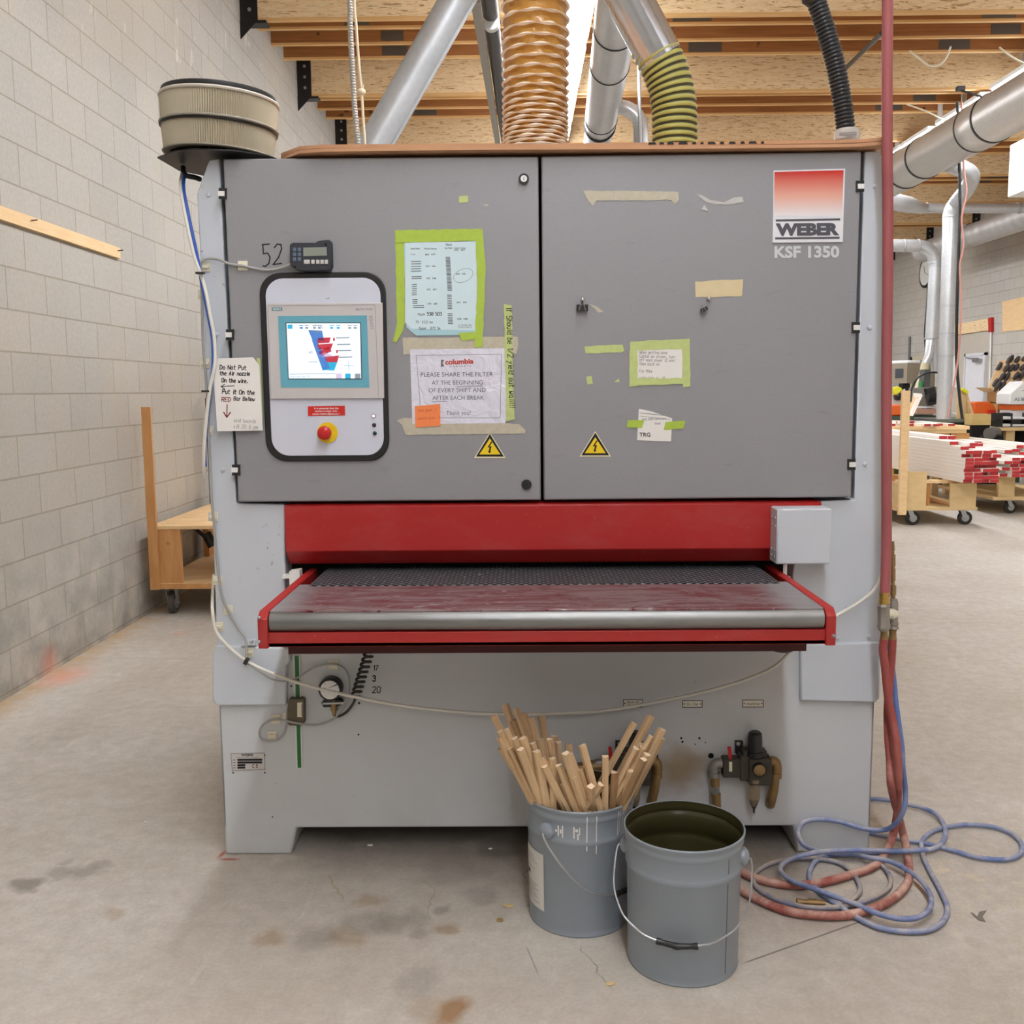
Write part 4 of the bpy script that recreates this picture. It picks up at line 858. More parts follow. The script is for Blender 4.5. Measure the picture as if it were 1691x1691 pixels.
# ---------------------------------------------------------------- hoses and ducts rising from the sander
def corr(path, ridge, valley, pitch, mats=(0, 1), lo=4, wig=0, seg=36):
    """ribbed hose along a path: round ridges with valleys between"""
    q = resample([Vector(p) for p in path], pitch/6); m = MB(); rs = []; mt = []
    for i in range(len(q)):
        k = i % 6; rs.append([valley, valley+(ridge-valley)*.75, ridge, ridge, valley+(ridge-valley)*.75, valley][k]); mt.append(mats[0] if 0 < k < lo else mats[1])
    m.tube(q, rs, seg, mats[1], True, mt); return m
mAmber = NT('amber_film'); mAmber.b.inputs['Coat Weight'].default_value = .2
mAmber.bump(mAmber.noise(26, 3), .5, .012); mAmber = mAmber.done(lin((184, 132, 56)), .4)
mRib = M('cream_rib', (238, 226, 210), .5)
th = thing('amber_ribbed_hose', 'large amber ribbed dust hose with cream rings on top of the sander', 'hose', (.065, 3.9, 2.2))
ys = [-62, -36, -10, 13, 35, 53, 70, 87, 104, 121, 135.5, 148.5, 160, 170, 180.5, 189, 197, 205, 213, 220.5, 227, 234.5]
zs = [(P(886, y, Y=3.77).z, P(886, y, Y=3.77).x-.002) for y in ys][::-1]
while zs[-1][0] < 4.85: zs.append((zs[-1][0]+.058, zs[-1][1]))
m = MB(); seg = 48; prof = []
for k_, (z, x) in enumerate(zs):
    r = .126+.004*max(0, (k_-10)/12); prof += [(r-.007, z-.005, x, 0), (r, z, x, 0), (r-.007, z+.005, x, 1)]
    if k_ < len(zs)-1:
        g = zs[k_+1][0]-z; prof += [(r-.013, z+g*.35, x, 1), (r-.014, z+g*.62, x, 1)]
vs = []
for i, (r, z, x, mt_) in enumerate(prof):
    for k_ in range(seg):
        a = 2*pi*k_/seg; rr_ = r+(.0035*sin(7*a+i*1.7) if mt_ else 0); zz = z+(.0025*sin(9*a+i) if i % 5 in (0, 2) else 0)
        vs.append((x+rr_*cos(a), 3.9+rr_*sin(a), zz))
fs = []; ms = []
for i in range(len(prof)-1):
    for k_ in range(seg): fs.append((i*seg+k_, i*seg+(k_+1) % seg, (i+1)*seg+(k_+1) % seg, (i+1)*seg+k_)); ms.append(1 if prof[i+1][3] and prof[i][3] or i % 5 in (2, 3, 4) else 0)
m.add(vs, fs, 0); m.m = ms
m.build('hose_wall', [mRib, mAmber], th)
MB().lathe([(.10, 2.2), (.112, 2.2), (.112, zs[0][0]-.004), (.10, zs[0][0]-.004)], (zs[0][1], 3.9, 0), 40).lathe([(.112, zs[0][0]-.03), (.13, zs[0][0]-.03), (.13, zs[0][0]-.004), (.112, zs[0][0]-.004)], (zs[0][1], 3.9, 0), 40).build('hose_collar', galv('collar_metal', (150, 146, 138), (196, 190, 180), .4, .5), th)

mDuct = galv('galvanised_duct', (178, 181, 184), (222, 224, 227), .32, .6, 2.2)
mDuctD = galv('dull_galvanised_duct', (170, 174, 178), (204, 208, 212), .42, .6, 3)
mSeam = M('duct_seam_dark', (66, 66, 66), .5, .6)
def seam(o, pts_r, parent):   # rings around a duct
    for a, d, r in pts_r:
        d = Vector(d).normalized(); m_ = MB(); a = Vector(a); h_ = .05*r+.002; m_.tube([a-d*h_, a-d*h_, a+d*h_, a+d*h_], [r-.004, r+.003+.016*r, r+.003+.016*r, r-.004], 40); m_.build('duct_seam', mSeam, parent)
# yellow-green hose with its steel duct
th = thing('striped_hose', 'yellow-green and grey ribbed dust hose bending up from the sander top', 'hose', P(1114, 345, Y=3.8))
pth = cr([P(x, y, Y=3.8) for x, y in ((1114, 346), (1114, 300), (1114, 250), (1114, 210), (1113, 178), (1108, 146), (1100, 120), (1088, 94), (1074, 68))], 24)
corr(pth, .0835, .0745, .0245, (0, 1), 5).build('hose_wall', [M('hose_yellow', (186, 184, 104), .5, var=.1, scale=20), M('hose_grey', (84, 84, 66), .5)], th)
th = thing('steel_duct', 'shiny steel duct angled up out of the yellow-green hose', 'duct', P(1080, 80, Y=3.8))
a, b_ = P(1090, 96, Y=3.8), P(1010, -55, Y=3.75); b_ = a+(b_-a)*((4.8-a.z)/(b_.z-a.z)); MB().tube([a, b_], .081, 48).build('duct_pipe', galv('bright_duct', (178, 182, 188), (216, 220, 226), .2, .8), th)
seam(None, [(a.lerp(b_, t), b_-a, .081) for t in (.115, .5, .8)], th)
# far steel duct with a branch
th = thing('overhead_duct', 'long steel duct running back under the roof beams with a hooked branch', 'duct', P(1000, 200, Y=10))
A, B = P(1026, -12, Y=7.4), P(981, 268, Y=13.6); A0 = A+(A-B)*.75
cA = A.lerp(B, .60); MB().tube([A0, cA], .172, 40, 0).tube([cA, cA.lerp(B, .08), cA.lerp(B, .081), B], [.172, .172, .158, .158], 40, 0).build('duct_pipe', mDuct, th)
seam(None, [(A.lerp(B, t), B-A, .172) for t in (.12, .28, .60, .66)], th)
MB().tube(cr([P(1016, 176, Y=10.6), P(1036, 180, Y=10.6), P(1052, 192, Y=10.6), P(1058, 210, Y=10.6), P(1058, 265, Y=10.6)], 8), .075, 24).build('branch_elbow', mDuct, th)
tag(MB().tube([P(1054, -20, Y=10.2), P(1057, 262, Y=10.2), P(1057, 262, Y=10.2)-Vector((0, 0, 4))], .018, 10).build('conduit_pipe', mDuctD), 'thin vertical conduit beside the hooked duct branch', 'conduit')
# diagonal round duct at the back of the machine
th = thing('diagonal_duct', 'straight grey duct slanting up behind the sander towards the roof', 'duct', P(600, 300, Y=6.2))
a, b_ = P(530, 395, Y=6.2), P(778, -40, Y=6.2); sd = (b_-a).normalized(); b_ = a+sd*((4.85-a.z)/sd.z)
MB().tube([Vector((a.x, a.y, .0)), Vector((a.x, a.y, a.z-.1)), a, b_], .1, 40).build('duct_pipe', mDuctD, th)
f = MB(); off = Vector((sd.z, 0, -sd.x))*.098; f.bar(a+off+Vector((0, -.03, 0)), b_+off+Vector((0, -.03, 0)), .012, .02); f.build('duct_lock_seam', mDuctD, th)
# sloping black pipe and conduit beside the amber hose
pa, pb = P(806, -15, Y=6.4), P(838, 252, Y=12); pd = (pa-pb).normalized(); tag(MB().tube([Vector((pa.x-.05, pa.y-.75, 5.58))]+cr([Vector((pa.x-.05, pa.y-.75, 4.5)), Vector((pa.x-.04, pa.y-.68, 4.2)), pa+pd*.4], 6)+[pa, pb], .052, 24).build('black_pipe', M('pipe_black', (62, 60, 60), .5)), 'black pipe running back under the roof beside the amber hose', 'pipe')
a = P(811.5, 36, Y=6.85); tag(MB().tube([a-Vector((0, .02, .001)), a+Vector((0, .05, .002))], .0535, 24).build('pipe_clamp', mWhite), 'white collar around the black roof pipe', 'clamp')
tag(MB().bar(P(783, 0, Y=6.3), P(823, 250, Y=12), .045, .02).bar(P(789, 0, Y=6.3), P(826, 250, Y=12.05), .03, .03).build('cable_tray', M('tray_grey', (160, 156, 148), .5)), 'pale grey cable duct running back beside the black roof pipe', 'cable duct')
ca_, cb2 = P(1456, 55, Y=10.3), P(1298, 208, Y=16); tag(MB().tube([ca_, ca_+(cb2-ca_)*1.7], .025, 10).build('conduit_pipe', M('conduit_dark', (92, 88, 82), .5, .5)), 'dark conduit pipe running back under the beams near the black ribbed hose', 'conduit')
# flexible conduit and rope
m = corr(cr([P(576, -30, Y=4.6)+Vector((0, 0, 1.55))]+[P(x, y, Y=4.6) for x, y in ((577, -30), (578, 30), (581, 100), (585, 170), (590, 225), (594, 275), (600, 350))], 20), .0125, .0105, .012, (0, 0), seg=14)
tag(m.build('flexible_conduit', M('conduit_grey', (168, 164, 156), .45, .4)), 'grey flexible conduit hanging down behind the sander top', 'conduit')
m = MB(); m.tube(cr([P(583, -30, Y=5.2)+Vector((0, 0, 1.3))]+[P(x, y, Y=5.2) for x, y in ((584, -30), (588, 40), (593, 110), (597, 150), (600, 200), (603, 245), (606, 330))], 8), .007, 8)
m.ball(P(597, 152, Y=5.2), .018, 0, 10, (1.2, 1, 1)); m.tube([P(597, 152, Y=5.2), P(600, 140, Y=5.2)], .006, 6); m.tube([P(596, 152, Y=5.2), P(591, 151, Y=5.2)], .006, 6)
tag(m.build('knotted_rope', M('rope_cream', (222, 206, 176), .9)), 'pale rope with a knot hanging beside the flexible conduit', 'rope')
# black ribbed hose on the right
th = thing('black_ribbed_hose', 'black ribbed hose curving down to a clear collar on the sander', 'hose', P(1397, 250, Y=3.5))
corr(cr([P(1250, -60, Y=3.5)+Vector((0, 0, 1.9)), P(1300, -55, Y=3.5)+Vector((0, 0, .9))]+[P(x, y, Y=3.5) for x, y in ((1336, -50), (1345, -8), (1362, 45), (1378, 100), (1388, 150), (1394, 190), (1398, 228))], 24), .032, .0275, .0125, (0, 1), seg=24).build('hose_wall', [M('hose_black_rib', (52, 54, 58), .35), M('hose_black', (34, 35, 38), .4)], th)
c = P(1399, 216, Y=3.5); MB().tube([c+Vector((0, 0, .004)), c, c-Vector((0, 0, .03)), c-Vector((0, 0, .035)), c-Vector((0, 0, .06)), c-Vector((0, 0, .3))], [.036, .041, .041, .036, .040, .038], 28).build('hose_collar', M('collar_clear', (206, 204, 200), .25), th)
bolt_ = MB(); bolt_.tube([P(1386, 221, Y=3.45), P(1414, 221, Y=3.45)], .006, 8); bolt_.build('collar_bolt', mSteel, th)

# ---------------------------------------------------------------- red and blue air hoses
def dusty(name, c, d, k=.5):
    s = NT(name); n = s.noise(9, 5, s.mapping((1, 1, 1)), .7, .6); nz = s.new('ShaderNodeNewGeometry').outputs['Normal']; up = s.ramp(s.sep(nz)[2], -.1, .9)
    low = s.ramp(s.sep()[2], .5, .1)
    col = s.mix(s.math('MULTIPLY', s.math('MULTIPLY', s.ramp(n, .3, .62), s.math('ADD', s.math('MULTIPLY', up, .6), .4)), s.math('ADD', s.math('MULTIPLY', low, k), .12)), lin(c), lin(d))
    return s.done(col, .6, 0, .35)
mHoseR = dusty('dusty_red_hose', (150, 66, 62), (216, 184, 168), .95)
mHoseB = dusty('dusty_blue_hose', (92, 118, 178), (190, 188, 190), .85)
run('red_air_hose', [(1467, -620, 3.0), (1466, -300, 3.0), (1466, -40, 3.0), (1465, 100, 3.0), (1465, 250, 3.0), (1466, 330, 3.01), (1466, 450, 3.01), (1464, 600, 3.01), (1464, 750, 3.0), (1464, 880, 3.0), (1463, 940, 2.99), (1461, 985, 2.98)], .0155, M('hose_red_clean', (158, 86, 88), .5, var=.08, scale=6), 'thick red air hose hanging from the roof beside the sander', 'hose')
th = thing('hose_manifold', 'zinc tee fittings with brass couplings where the red hoses meet', 'fitting', P(1467, 1020, Y=2.98))
Yt = 2.98
def seg_(pairs, x, mt, nm, sg=16, Y=Yt):
    pts = []; rs = []
    for y, r in pairs: pts.append(P(x, y, Y=Y)); rs.append(r)
    MB().tube(pts, rs, sg).build(nm, mt, th)
mZinc = M('dusty_zinc', (152, 146, 138), .55, .5, var=.15, scale=30)
seg_([(978, .0155), (990, .0155), (990, .0165), (996, .0165), (996, .015), (1000, .014)], 1460.5, M('brass_bright', (186, 156, 84), .35, .8), 'brass_ferrule')
seg_([(997, .016), (1001, .020), (1003, .0185), (1030, .0185), (1032, .0205), (1037, .0205), (1038, .016), (1041, .016)], 1459.5, mZinc, 'pipe_tee', 8)
seg_([(989, .012), (992, .012), (992, .013), (996, .014), (997, .0145), (1027, .0135), (1028, .0155), (1031, .0155), (1033, .012), (1036, .016), (1038, .016)], 1475.5, mZinc, 'pipe_tee', 14, 3.02)
a, b_ = P(1462, 1015, Y=2.98), P(1476, 1013, Y=3.02); MB().tube([a, a.lerp(b_, .6), a.lerp(b_, .6), b_], [.014, .014, .0165, .0165], 14).build('cross_nipple', mCream, th)
seg_([(894, .004), (899, .004), (899, .005), (909, .006), (909, .004), (915, .0045), (916, .0075), (934, .008), (935, .006), (939, .006), (939, .008), (959, .0075), (960, .005), (966, .006), (967, .0095), (982, .0095), (983, .007), (988, .007)], 1474.5, mBrass, 'quick_coupling', 12, 3.03)
for x, Y in ((1460, 2.98), (1474, 3.02)): seg_([(1040, .012), (1047, .0105), (1047, .0115), (1052, .011), (1052, .0125), (1056, .0125)], x, mBrass, 'hose_barb', 12, Y)
S_ = 3.383
def F(x, y, z): return P(1200+x/S_, 1140+y/S_, Z=z)
def H(x, y, Y): return P(1430+x/7.69, 1060+y/7.69, Y=Y)
r1 = [P(1460, 1055, Y=2.98), H(215, 100, 2.98), H(240, 300, 2.975), H(260, 500, 2.97), H(290, 760, 2.96), H(340, 1000, 2.95), H(390, 1300, 2.93), H(410, 1600, 2.92), F(958, 520, .30), F(955, 620, .20), F(948, 720, .13), F(922, 830, .07), F(885, 910, .03), F(845, 965, .016), F(780, 1000, .016), F(640, 1045, .016), F(480, 1082, .016), F(330, 1085, .016), F(200, 1060, .016), F(95, 1020, .016), P(1190, 1415, Z=.016), P(1120, 1395, Z=.016), P(1075, 1360, Z=.05), P(1062, 1325, Z=.11), P(1050, 1316, Z=.16)]
tag(MB().tube(cr(r1, 8), .0125, 14).build('red_air_hose', mHoseR), 'dusty red hose from the front tee curving across the floor behind the empty pail', 'hose', 'red floor hoses')
r2 = [P(1474, 1055, Y=3.02), H(330, 120, 3.02), H(318, 300, 3.02), H(300, 500, 3.01), H(285, 700, 3.0), H(275, 950, 2.99), H(285, 1250, 2.98), H(305, 1500, 2.97), F(918, 520, .30), F(938, 620, .2), F(965, 720, .12), F(985, 800, .06), F(1003, 880, .03), F(1018, 980, .016), F(1010, 1075, .016), F(930, 1160, .016), F(800, 1225, .016), F(650, 1258, .016), F(500, 1255, .016), F(350, 1235, .016), F(200, 1180, .016), F(80, 1110, .016), P(1190, 1432, Z=.016), P(1140, 1418, Z=.016), P(1095, 1390, Z=.03), P(1082, 1345, Z=.1), P(1180, 1335, Y=3.0)]
r2 = r2[:-3]+[P(1130, 1398, Z=.016), P(1150, 1380, Z=.03), P(1175, 1365, Z=.08), P(1184, 1346, Y=3.06)]
tag(MB().tube(cr(r2, 8), .0125, 14).build('red_air_hose', mHoseR), 'dusty red hose from the rear tee sweeping lowest across the floor towards the empty pail', 'hose', 'red floor hoses')
zb = .012
def BF(pts, z): return [F(x, y, z) for x, y in pts]
b1 = [P(1467, 1056, Y=3.03), P(1472, 1090, Y=3.03), P(1477, 1130, Y=3.03), H(380, 750, 3.02), H(420, 1050, 3.0), H(460, 1350, 2.99), F(985, 420, .34), F(998, 560, .25), F(992, 650, .20), F(960, 725, .15), P(1462, 1370, Y=3.05), P(1425, 1368, Y=3.075), P(1383, 1356, Y=3.08), P(1348, 1353, Y=3.08), P(1326, 1359, Y=3.07), P(1318, 1374, Y=3.06), P(1326, 1394, Y=3.03)]
b1 += BF([(500, 895), (600, 915), (720, 912)], .022)+BF([(900, 905), (1050, 898), (1150, 885), (1205, 850), (1222, 780), (1180, 700), (1090, 655), (1000, 635)], .018)+BF([(900, 612), (800, 604), (700, 606)], zb)
tag(MB().tube(cr(b1, 8), .0078, 12).build('blue_air_hose', mHoseB), 'dusty blue air hose dropping from the tee and looping behind the sander foot', 'hose', 'blue floor hoses')
b2 = BF([(700, 770), (800, 797), (900, 815), (1000, 837), (1110, 855), (1250, 890), (1400, 933), (1540, 945), (1625, 925), (1652, 875), (1610, 812), (1500, 765), (1350, 750), (1220, 765), (1130, 800), (1090, 850), (1095, 920), (1130, 1000), (1195, 1120), (1232, 1215), (1205, 1295), (1120, 1340), (1000, 1347), (860, 1327), (740, 1275), (640, 1212), (555, 1155), (480, 1085), (462, 1020), (500, 950), (580, 920), (690, 915)], zb)
b2 += BF([(800, 935), (910, 955), (1010, 1005), (1090, 1070), (1140, 1150), (1130, 1225), (1060, 1270), (960, 1275), (840, 1245), (720, 1195), (600, 1150)], .03)+BF([(480, 1105), (370, 1065), (300, 1010)], .04)+BF([(320, 965), (400, 928), (520, 903), (660, 893)], .045)+BF([(850, 895), (1000, 898), (1120, 888)], .045)
tag(MB().tube(cr(b2, 8), .0078, 12).build('blue_air_hose', mHoseB), 'dusty blue air hose coiled in wide loops on the open floor', 'hose', 'blue floor hoses')
b3 = BF([(540, 1190), (600, 1213), (690, 1180), (742, 1125), (735, 1070), (690, 1005), (620, 960), (500, 940), (370, 940), (240, 968), (165, 1015), (150, 1060), (180, 1110), (260, 1160), (380, 1198), (500, 1215), (600, 1212), (690, 1200), (820, 1160), (900, 1110), (915, 1050), (880, 990), (820, 950)], zb)
th = thing('coupled_hose', 'dusty grey-blue hose end with a brass coupling inside the coil', 'hose', F(540, 1190, 0), 'blue floor hoses')
MB().tube(cr(b3, 8), .0072, 12).build('hose_wall', dusty('dusty_grey_hose', (112, 124, 166), (196, 184, 164), .9), th)
a, b_ = F(550, 1190, .014), F(392, 1182, .014); MB().tube([a, a.lerp(b_, .3), a.lerp(b_, .3), a.lerp(b_, .6), a.lerp(b_, .6), a.lerp(b_, .85), a.lerp(b_, .85), b_], [.009, .009, .011, .011, .0085, .0085, .011, .011], 14).build('brass_coupling', mBrass, th)

# ---------------------------------------------------------------- pails and sticks
mPail = M('pail_grey', (140, 149, 158), .42, .1, var=.06, scale=5, spec=.6)
mPailIn = M('pail_olive_inside', (62, 58, 34), .3, .1, var=.25, scale=5)
mWire = galv('bail_wire', (176, 178, 182), (210, 212, 216), .3, .8)
out_p = [(0, .004), (.139, .0), (.1412, .004), (.1395, .012), (.1402, .02), (.1435, .262), (.1462, .268), (.148, .275), (.1462, .282), (.1448, .288), (.1458, .328), (.1482, .334), (.1498, .340), (.1482, .347), (.149, .354), (.1525, .359), (.1532, .365), (.151, .3685), (.1485, .367)]
in_p = [(.1475, .352), (.1462, .345), (.148, .340), (.1455, .333), (.1430, .329), (.1430, .288), (.1455, .281), (.146, .275), (.1445, .268), (.1415, .262), (.1375, .012), (0, .010)]
def make_pail(loc, rot, label):
    t = thing('steel_pail', label, 'pail', (0, 0, 0), 'grey steel pails')
    m_ = MB(); m_.lathe(out_p+in_p, seg=72, mats=[0]*(len(out_p)-1)+[1]*len(in_p))
    m_.build('pail_wall', [mPail, mPailIn], t)
    s_ = MB(); a = R(-37)
    for z0, z1, r0, r1 in ((.02, .262, .1405, .1438), (.29, .328, .1452, .1461)): s_.bar((r0*cos(a), r0*sin(a), z0), (r1*cos(a), r1*sin(a), z1), .0016, .0014, up=(cos(a), sin(a), 0))
    s_.build('side_seam', M('seam_grey', (96, 104, 110), .5), t)
    for sg in (-1, 1):
        e = MB().tube([(sg*.142, 0, .298), (sg*.152, 0, .298), (sg*.160, 0, .298), (sg*.163, 0, .298)], [.024, .023, .015, .006], 20).build('bail_ear', mPail, t)
    bail = cr([(-.158, 0, .296), (-.168, -.004, .292), (-.171, -.03, .262), (-.166, -.078, .215), (-.140, -.118, .17), (-.105, -.142, .148), (-.068, -.153, .132), (0, -.161, .125), (.068, -.153, .132), (.105, -.142, .148), (.140, -.118, .17), (.166, -.078, .215), (.171, -.03, .262), (.168, -.004, .292), (.158, 0, .296)], 8)
    MB().tube(bail, .0024, 8).build('wire_bail', mWire, t)
    g_ = MB(); ga, gb = Vector((-.05, -.158, .1285)), Vector((.05, -.158, .1285)); n_ = 14
    g_.tube([ga.lerp(Vector((0, -.164, .124)), min(1, k_/7)) if k_ <= 7 else Vector((0, -.164, .124)).lerp(gb, (k_-7)/7) for k_ in range(n_+1)], [.0085, .0085, .007, .007, .0075, .0075, .0082, .009, .0082, .0075, .0075, .007, .007, .0085, .0085], 14)
    g_.build('bail_grip', mBlkPl, t)
    t.location = loc; t.rotation_euler = (0, 0, R(rot)); t.scale = (1.03, 1.03, 1); return t
pB = make_pail((.421, 2.502, 0), -14, 'empty grey steel pail with olive inside, standing in front by the hoses')
pA = make_pail((.162, 2.735, 0), 50, 'grey steel pail with paint drips and paper label, full of wooden sticks')
ORG[pA.name] = Vector((0, 0, 0))
def skin_patch(a0, a1, z0, z1, lift, r0=.1402, r1=.1435, n=12):
    vs = []; fs = []
    for k_ in range(n+1):
        a = R(a0+(a1-a0)*k_/n)
        for z in (z0, z1): r = r0+(r1-r0)*(z-.02)/.242+lift; vs.append((r*cos(a), r*sin(a), z))
    for k_ in range(n): fs.append((2*k_, 2*k_+2, 2*k_+3, 2*k_+1))
    return vs, fs
m = MB(); v_, f_ = skin_patch(-250, -186, .055, .222, .0012); m.add(v_, f_, 0)
for z in (.20, .192, .184, .165, .12, .113, .106, .099, .092, .085, .078, .070): v_, f_ = skin_patch(-236, -192-random.uniform(0, 12), z, z+.0028, .002); m.add(v_, f_, 1)
v_, f_ = skin_patch(-222, -214, .14, .152, .002); m.add(v_, f_, 2)
m.build('paper_label', [M('label_white', (214, 212, 206), .7), M('label_grey', (176, 174, 172), .7), mInk], pA)
m = MB()
for a, z1, wd in ((-136, .255, 2.2), (-126, .245, 1.8), (-100, .285, 2), (-97, .29, 1.8), (-93, .265, 2), (-90, .25, 2.2), (-86, .27, 1.6), (-82, .285, 2), (-78, .27, 1.8), (-74, .29, 1.6)):
    for za, zb_, ra, rb in ((.354, .341, .1495, .1503), (.341, .328, .1503, .1465), (.328, z1, .1465, .1455)):
        vs = [(r_*cos(R(a+da)), r_*sin(R(a+da)), z_) for z_, r_ in ((za, ra+.0008), (zb_, rb+.0008)) for da in (-wd/4, wd/4)]; m.add(vs, [(0, 1, 3, 2)])
for a, z, wd, hh in ((-167, .292, 1.5, .03), (-164.5, .300, 2, .012), (-162, .288, 1.2, .036), (-170, .303, 2.5, .006), (-150, .290, 1.3, .034), (-148, .309, 3, .008), (-146, .286, 1.6, .018), (-144, .300, 1, .022)):
    v_, f_ = skin_patch(a, a+wd, z, z+hh, .0022, .1405, .1432, 3); m.add(v_, f_)
m.build('paint_drips', M('drip_white', (224, 224, 222), .5), pA)

mStick = wood('stick_wood', (196, 164, 124), (220, 190, 150), (3, 3, 3), knots=(160, 120, 80))
mStickEnd = M('stick_end', (244, 222, 190), .8)
mStickD = wood('stick_wood_dark', (150, 118, 84), (182, 148, 108), (3, 3, 3))
SK = [(165, 75, 230, 270), (105, 130, 290, 520), (215, 95, 300, 330), (205, 150, 262, 300), (255, 120, 330, 330), (290, 140, 345, 330), (343, 130, 382, 350), (140, 205, 310, 540), (170, 195, 330, 560), (135, 238, 300, 560), (140, 290, 285, 520), (190, 290, 330, 580), (210, 240, 340, 560), (240, 295, 350, 590), (268, 300, 370, 595), (320, 305, 372, 590), (335, 245, 390, 500), (370, 240, 400, 450), (408, 230, 420, 450), (428, 260, 440, 480), (480, 270, 490, 480), (548, 275, 640, 610), (397, 340, 400, 605), (360, 380, 470, 610), (430, 375, 520, 610), (465, 315, 560, 620), (482, 320, 590, 612), (505, 430, 570, 620), (455, 465, 520, 620), (540, 395, 610, 615), (663, 330, 660, 610), (707, 410, 695, 605), (805, 165, 620, 500), (890, 130, 690, 500), (945, 195, 760, 560), (945, 240, 800, 520), (890, 230, 700, 560), (850, 285, 720, 560), (815, 290, 680, 560), (870, 320, 745, 590), (853, 345, 735, 600), (787, 400, 745, 590), (840, 262, 680, 520), (350, 340, 480, 600), (300, 265, 380, 560), (318, 320, 346, 575), (250, 240, 360, 570), (590, 480, 600, 600), (385, 245, 430, 540), (640, 470, 560, 600)]
cx, cy = .162, 2.735
for i, (x0, y0, x1, y1) in enumerate(SK):
    lowp = P(780+x1/3.02, 1140+y1/3.02, Z=.372); d = Vector((lowp.x-cx, lowp.y-cy, 0)); Lr = d.length
    lim = .124-.02*(i % 3)*.5
    if Lr > lim:
        yy = cy+d.y*lim/Lr; lowp = P(780+x1/3.02, 1140+y1/3.02, Y=yy)
        if lowp.z < .37: lowp = P(780+x1/3.02, 1140+y1/3.02, Y=yy)
    dyl = (lowp.y-cy)*.35+random.uniform(-.03, .03); top = P(780+x0/3.02, 1140+y0/3.02, Y=min(lowp.y+dyl, 2.99))
    dv = (lowp-top).normalized(); end = lowp; k_ = 0
    while k_ < 60:
        nx = end+dv*.01
        if nx.z < .02 or (nx.z < .36 and math.hypot(nx.x-cx, nx.y-cy) > .124): break
        end = nx; k_ += 1
    w_ = .0165+random.uniform(-.0012, .0016); m = MB(); u = dv.orthogonal().normalized(); rot = Matrix.Rotation(random.uniform(0, pi/2), 3, dv); u = rot @ u; v = dv.cross(u)
    sec = [(-.5, -.5), (.15, -.5), (.5, -.15), (.5, .5), (-.5, .5)]
    A_ = [top+u*a*w_+v*b_*w_ for a, b_ in sec]; B_ = [end+u*a*w_+v*b_*w_ for a, b_ in sec]; n = 5
    A_[0] = A_[0]-dv*.004; A_[2] = A_[2]-dv*.003
    m.add(A_+B_, [(k2, (k2+1) % n, n+(k2+1) % n, n+k2) for k2 in range(n)], 0); m.add(A_, [tuple(range(n))], 1); m.add(B_, [tuple(range(n))], 0)
    lab = {3: 'thin dark stick with a blackened end, at the window-side edge of the bundle'}.get(i, 'slim tan wooden stick with a sawn end, standing in the pail of sticks')
    if i in (32,): lab = 'long grey-tan stick crossing inside the bundle, leaning towards the empty pail'
    tag(m.build('wooden_stick', [mStickD if i in (3, 28, 40, 31) else mStick, mStickEnd if i != 3 else mInk]), lab.replace('window-side', 'outer'), 'stick', 'wooden sticks in the pail')

# ---------------------------------------------------------------- wood chips and scraps on the floor
mChip = wood('chip_wood', (206, 178, 120), (226, 204, 160), (30, 30, 30))
for px, py, l, c_, lab in ((839, 1496, .018, mChip, 'larger pale wood chip on the floor beside the stick pail'), (826, 1520, .017, wood('chip_brown', (150, 124, 80), (180, 150, 100), (30, 30, 30)), 'brown wood chip on the floor beside the stick pail'), (1008, 1625, .014, mChip, 'thin wood sliver on the floor in front of the empty pail'), (611, 1396, .012, mWhite, 'small white paper scrap on the floor before the sander'), (810, 1402, .008, mWhite, 'tiny white scrap near the sander gap'), (240, 1358, .006, mWhite, 'tiny white chip on the open floor beside the sander')):
    c = P(px, py, Z=.002); m = MB(); pts = [c+Vector((l*cos(a)*random.uniform(.5, 1), l*.6*sin(a)*random.uniform(.5, 1), 0)) for a in [2*pi*k_/7 for k_ in range(7)]]
    m.prism(pts, (0, .001, .003)); tag(m.build('wood_chip', c_), lab, 'chip', 'chips on the floor')
c = P(1617, 1512, Z=.0015)
m = MB(); m.prism([P(x, y, Z=.001) for x, y in ((1603, 1507), (1608, 1513), (1616, 1520), (1628, 1523), (1622, 1514), (1629, 1504), (1617, 1506), (1614, 1514), (1608, 1509))], (0, 0, .0015)); tag(m.build('tape_scrap', M('scrap_grey', (120, 116, 108), .7)), 'torn grey scrap lying on the open floor beyond the hose coil', 'scrap')

# ---------------------------------------------------------------- left side: batten and timber cart
t = thing('wall_batten', 'pale pine batten fixed along the block wall with two nails', 'batten', (XL+.01, 5.2, 2.36))
mPine = wood('pine_batten', (226, 188, 136), (240, 208, 160), (8, 2, 30))
MB().box(XL, XL+.022, 3.2, 6.49, 2.352, 2.418).build('batten_board', mPine, t)
for yy in (5.32, 6.45): MB().tube([(XL+.02, yy, 2.395), (XL+.055, yy+.005, 2.40)], .003, 8).build('nail', mBlkSteel, t)
cw = thing('timber_cart', 'brown timber cart with an upright post and plywood deck by the block wall', 'cart', (-2.0, 7.2, 0))
mFir = wood('fir_plank', (186, 130, 76), (206, 154, 98), (10, 10, 2), knots=(120, 72, 40))
mPly = wood('plywood_deck', (214, 176, 126), (232, 200, 152), (3, 3, 3), knots=(170, 128, 84))
MB().box(-2.49, -2.43, 6.572, 6.5945, .19, 1.41).build('upright_post', mFir, cw)
MB().box(-2.5, -2.44, 7.955, 7.99, .1, 1.46).build('upright_post', wood('dark_post', (78, 52, 36), (98, 68, 48), (8, 8, 2)), cw)
MB().box(-2.438, -2.38, 7.955, 7.99, .1, .86).build('upright_post', mFir, cw)
MB().box(-2.49, -1.3, 6.6, 7.95, .595, .617).build('plywood_deck', mPly, cw)
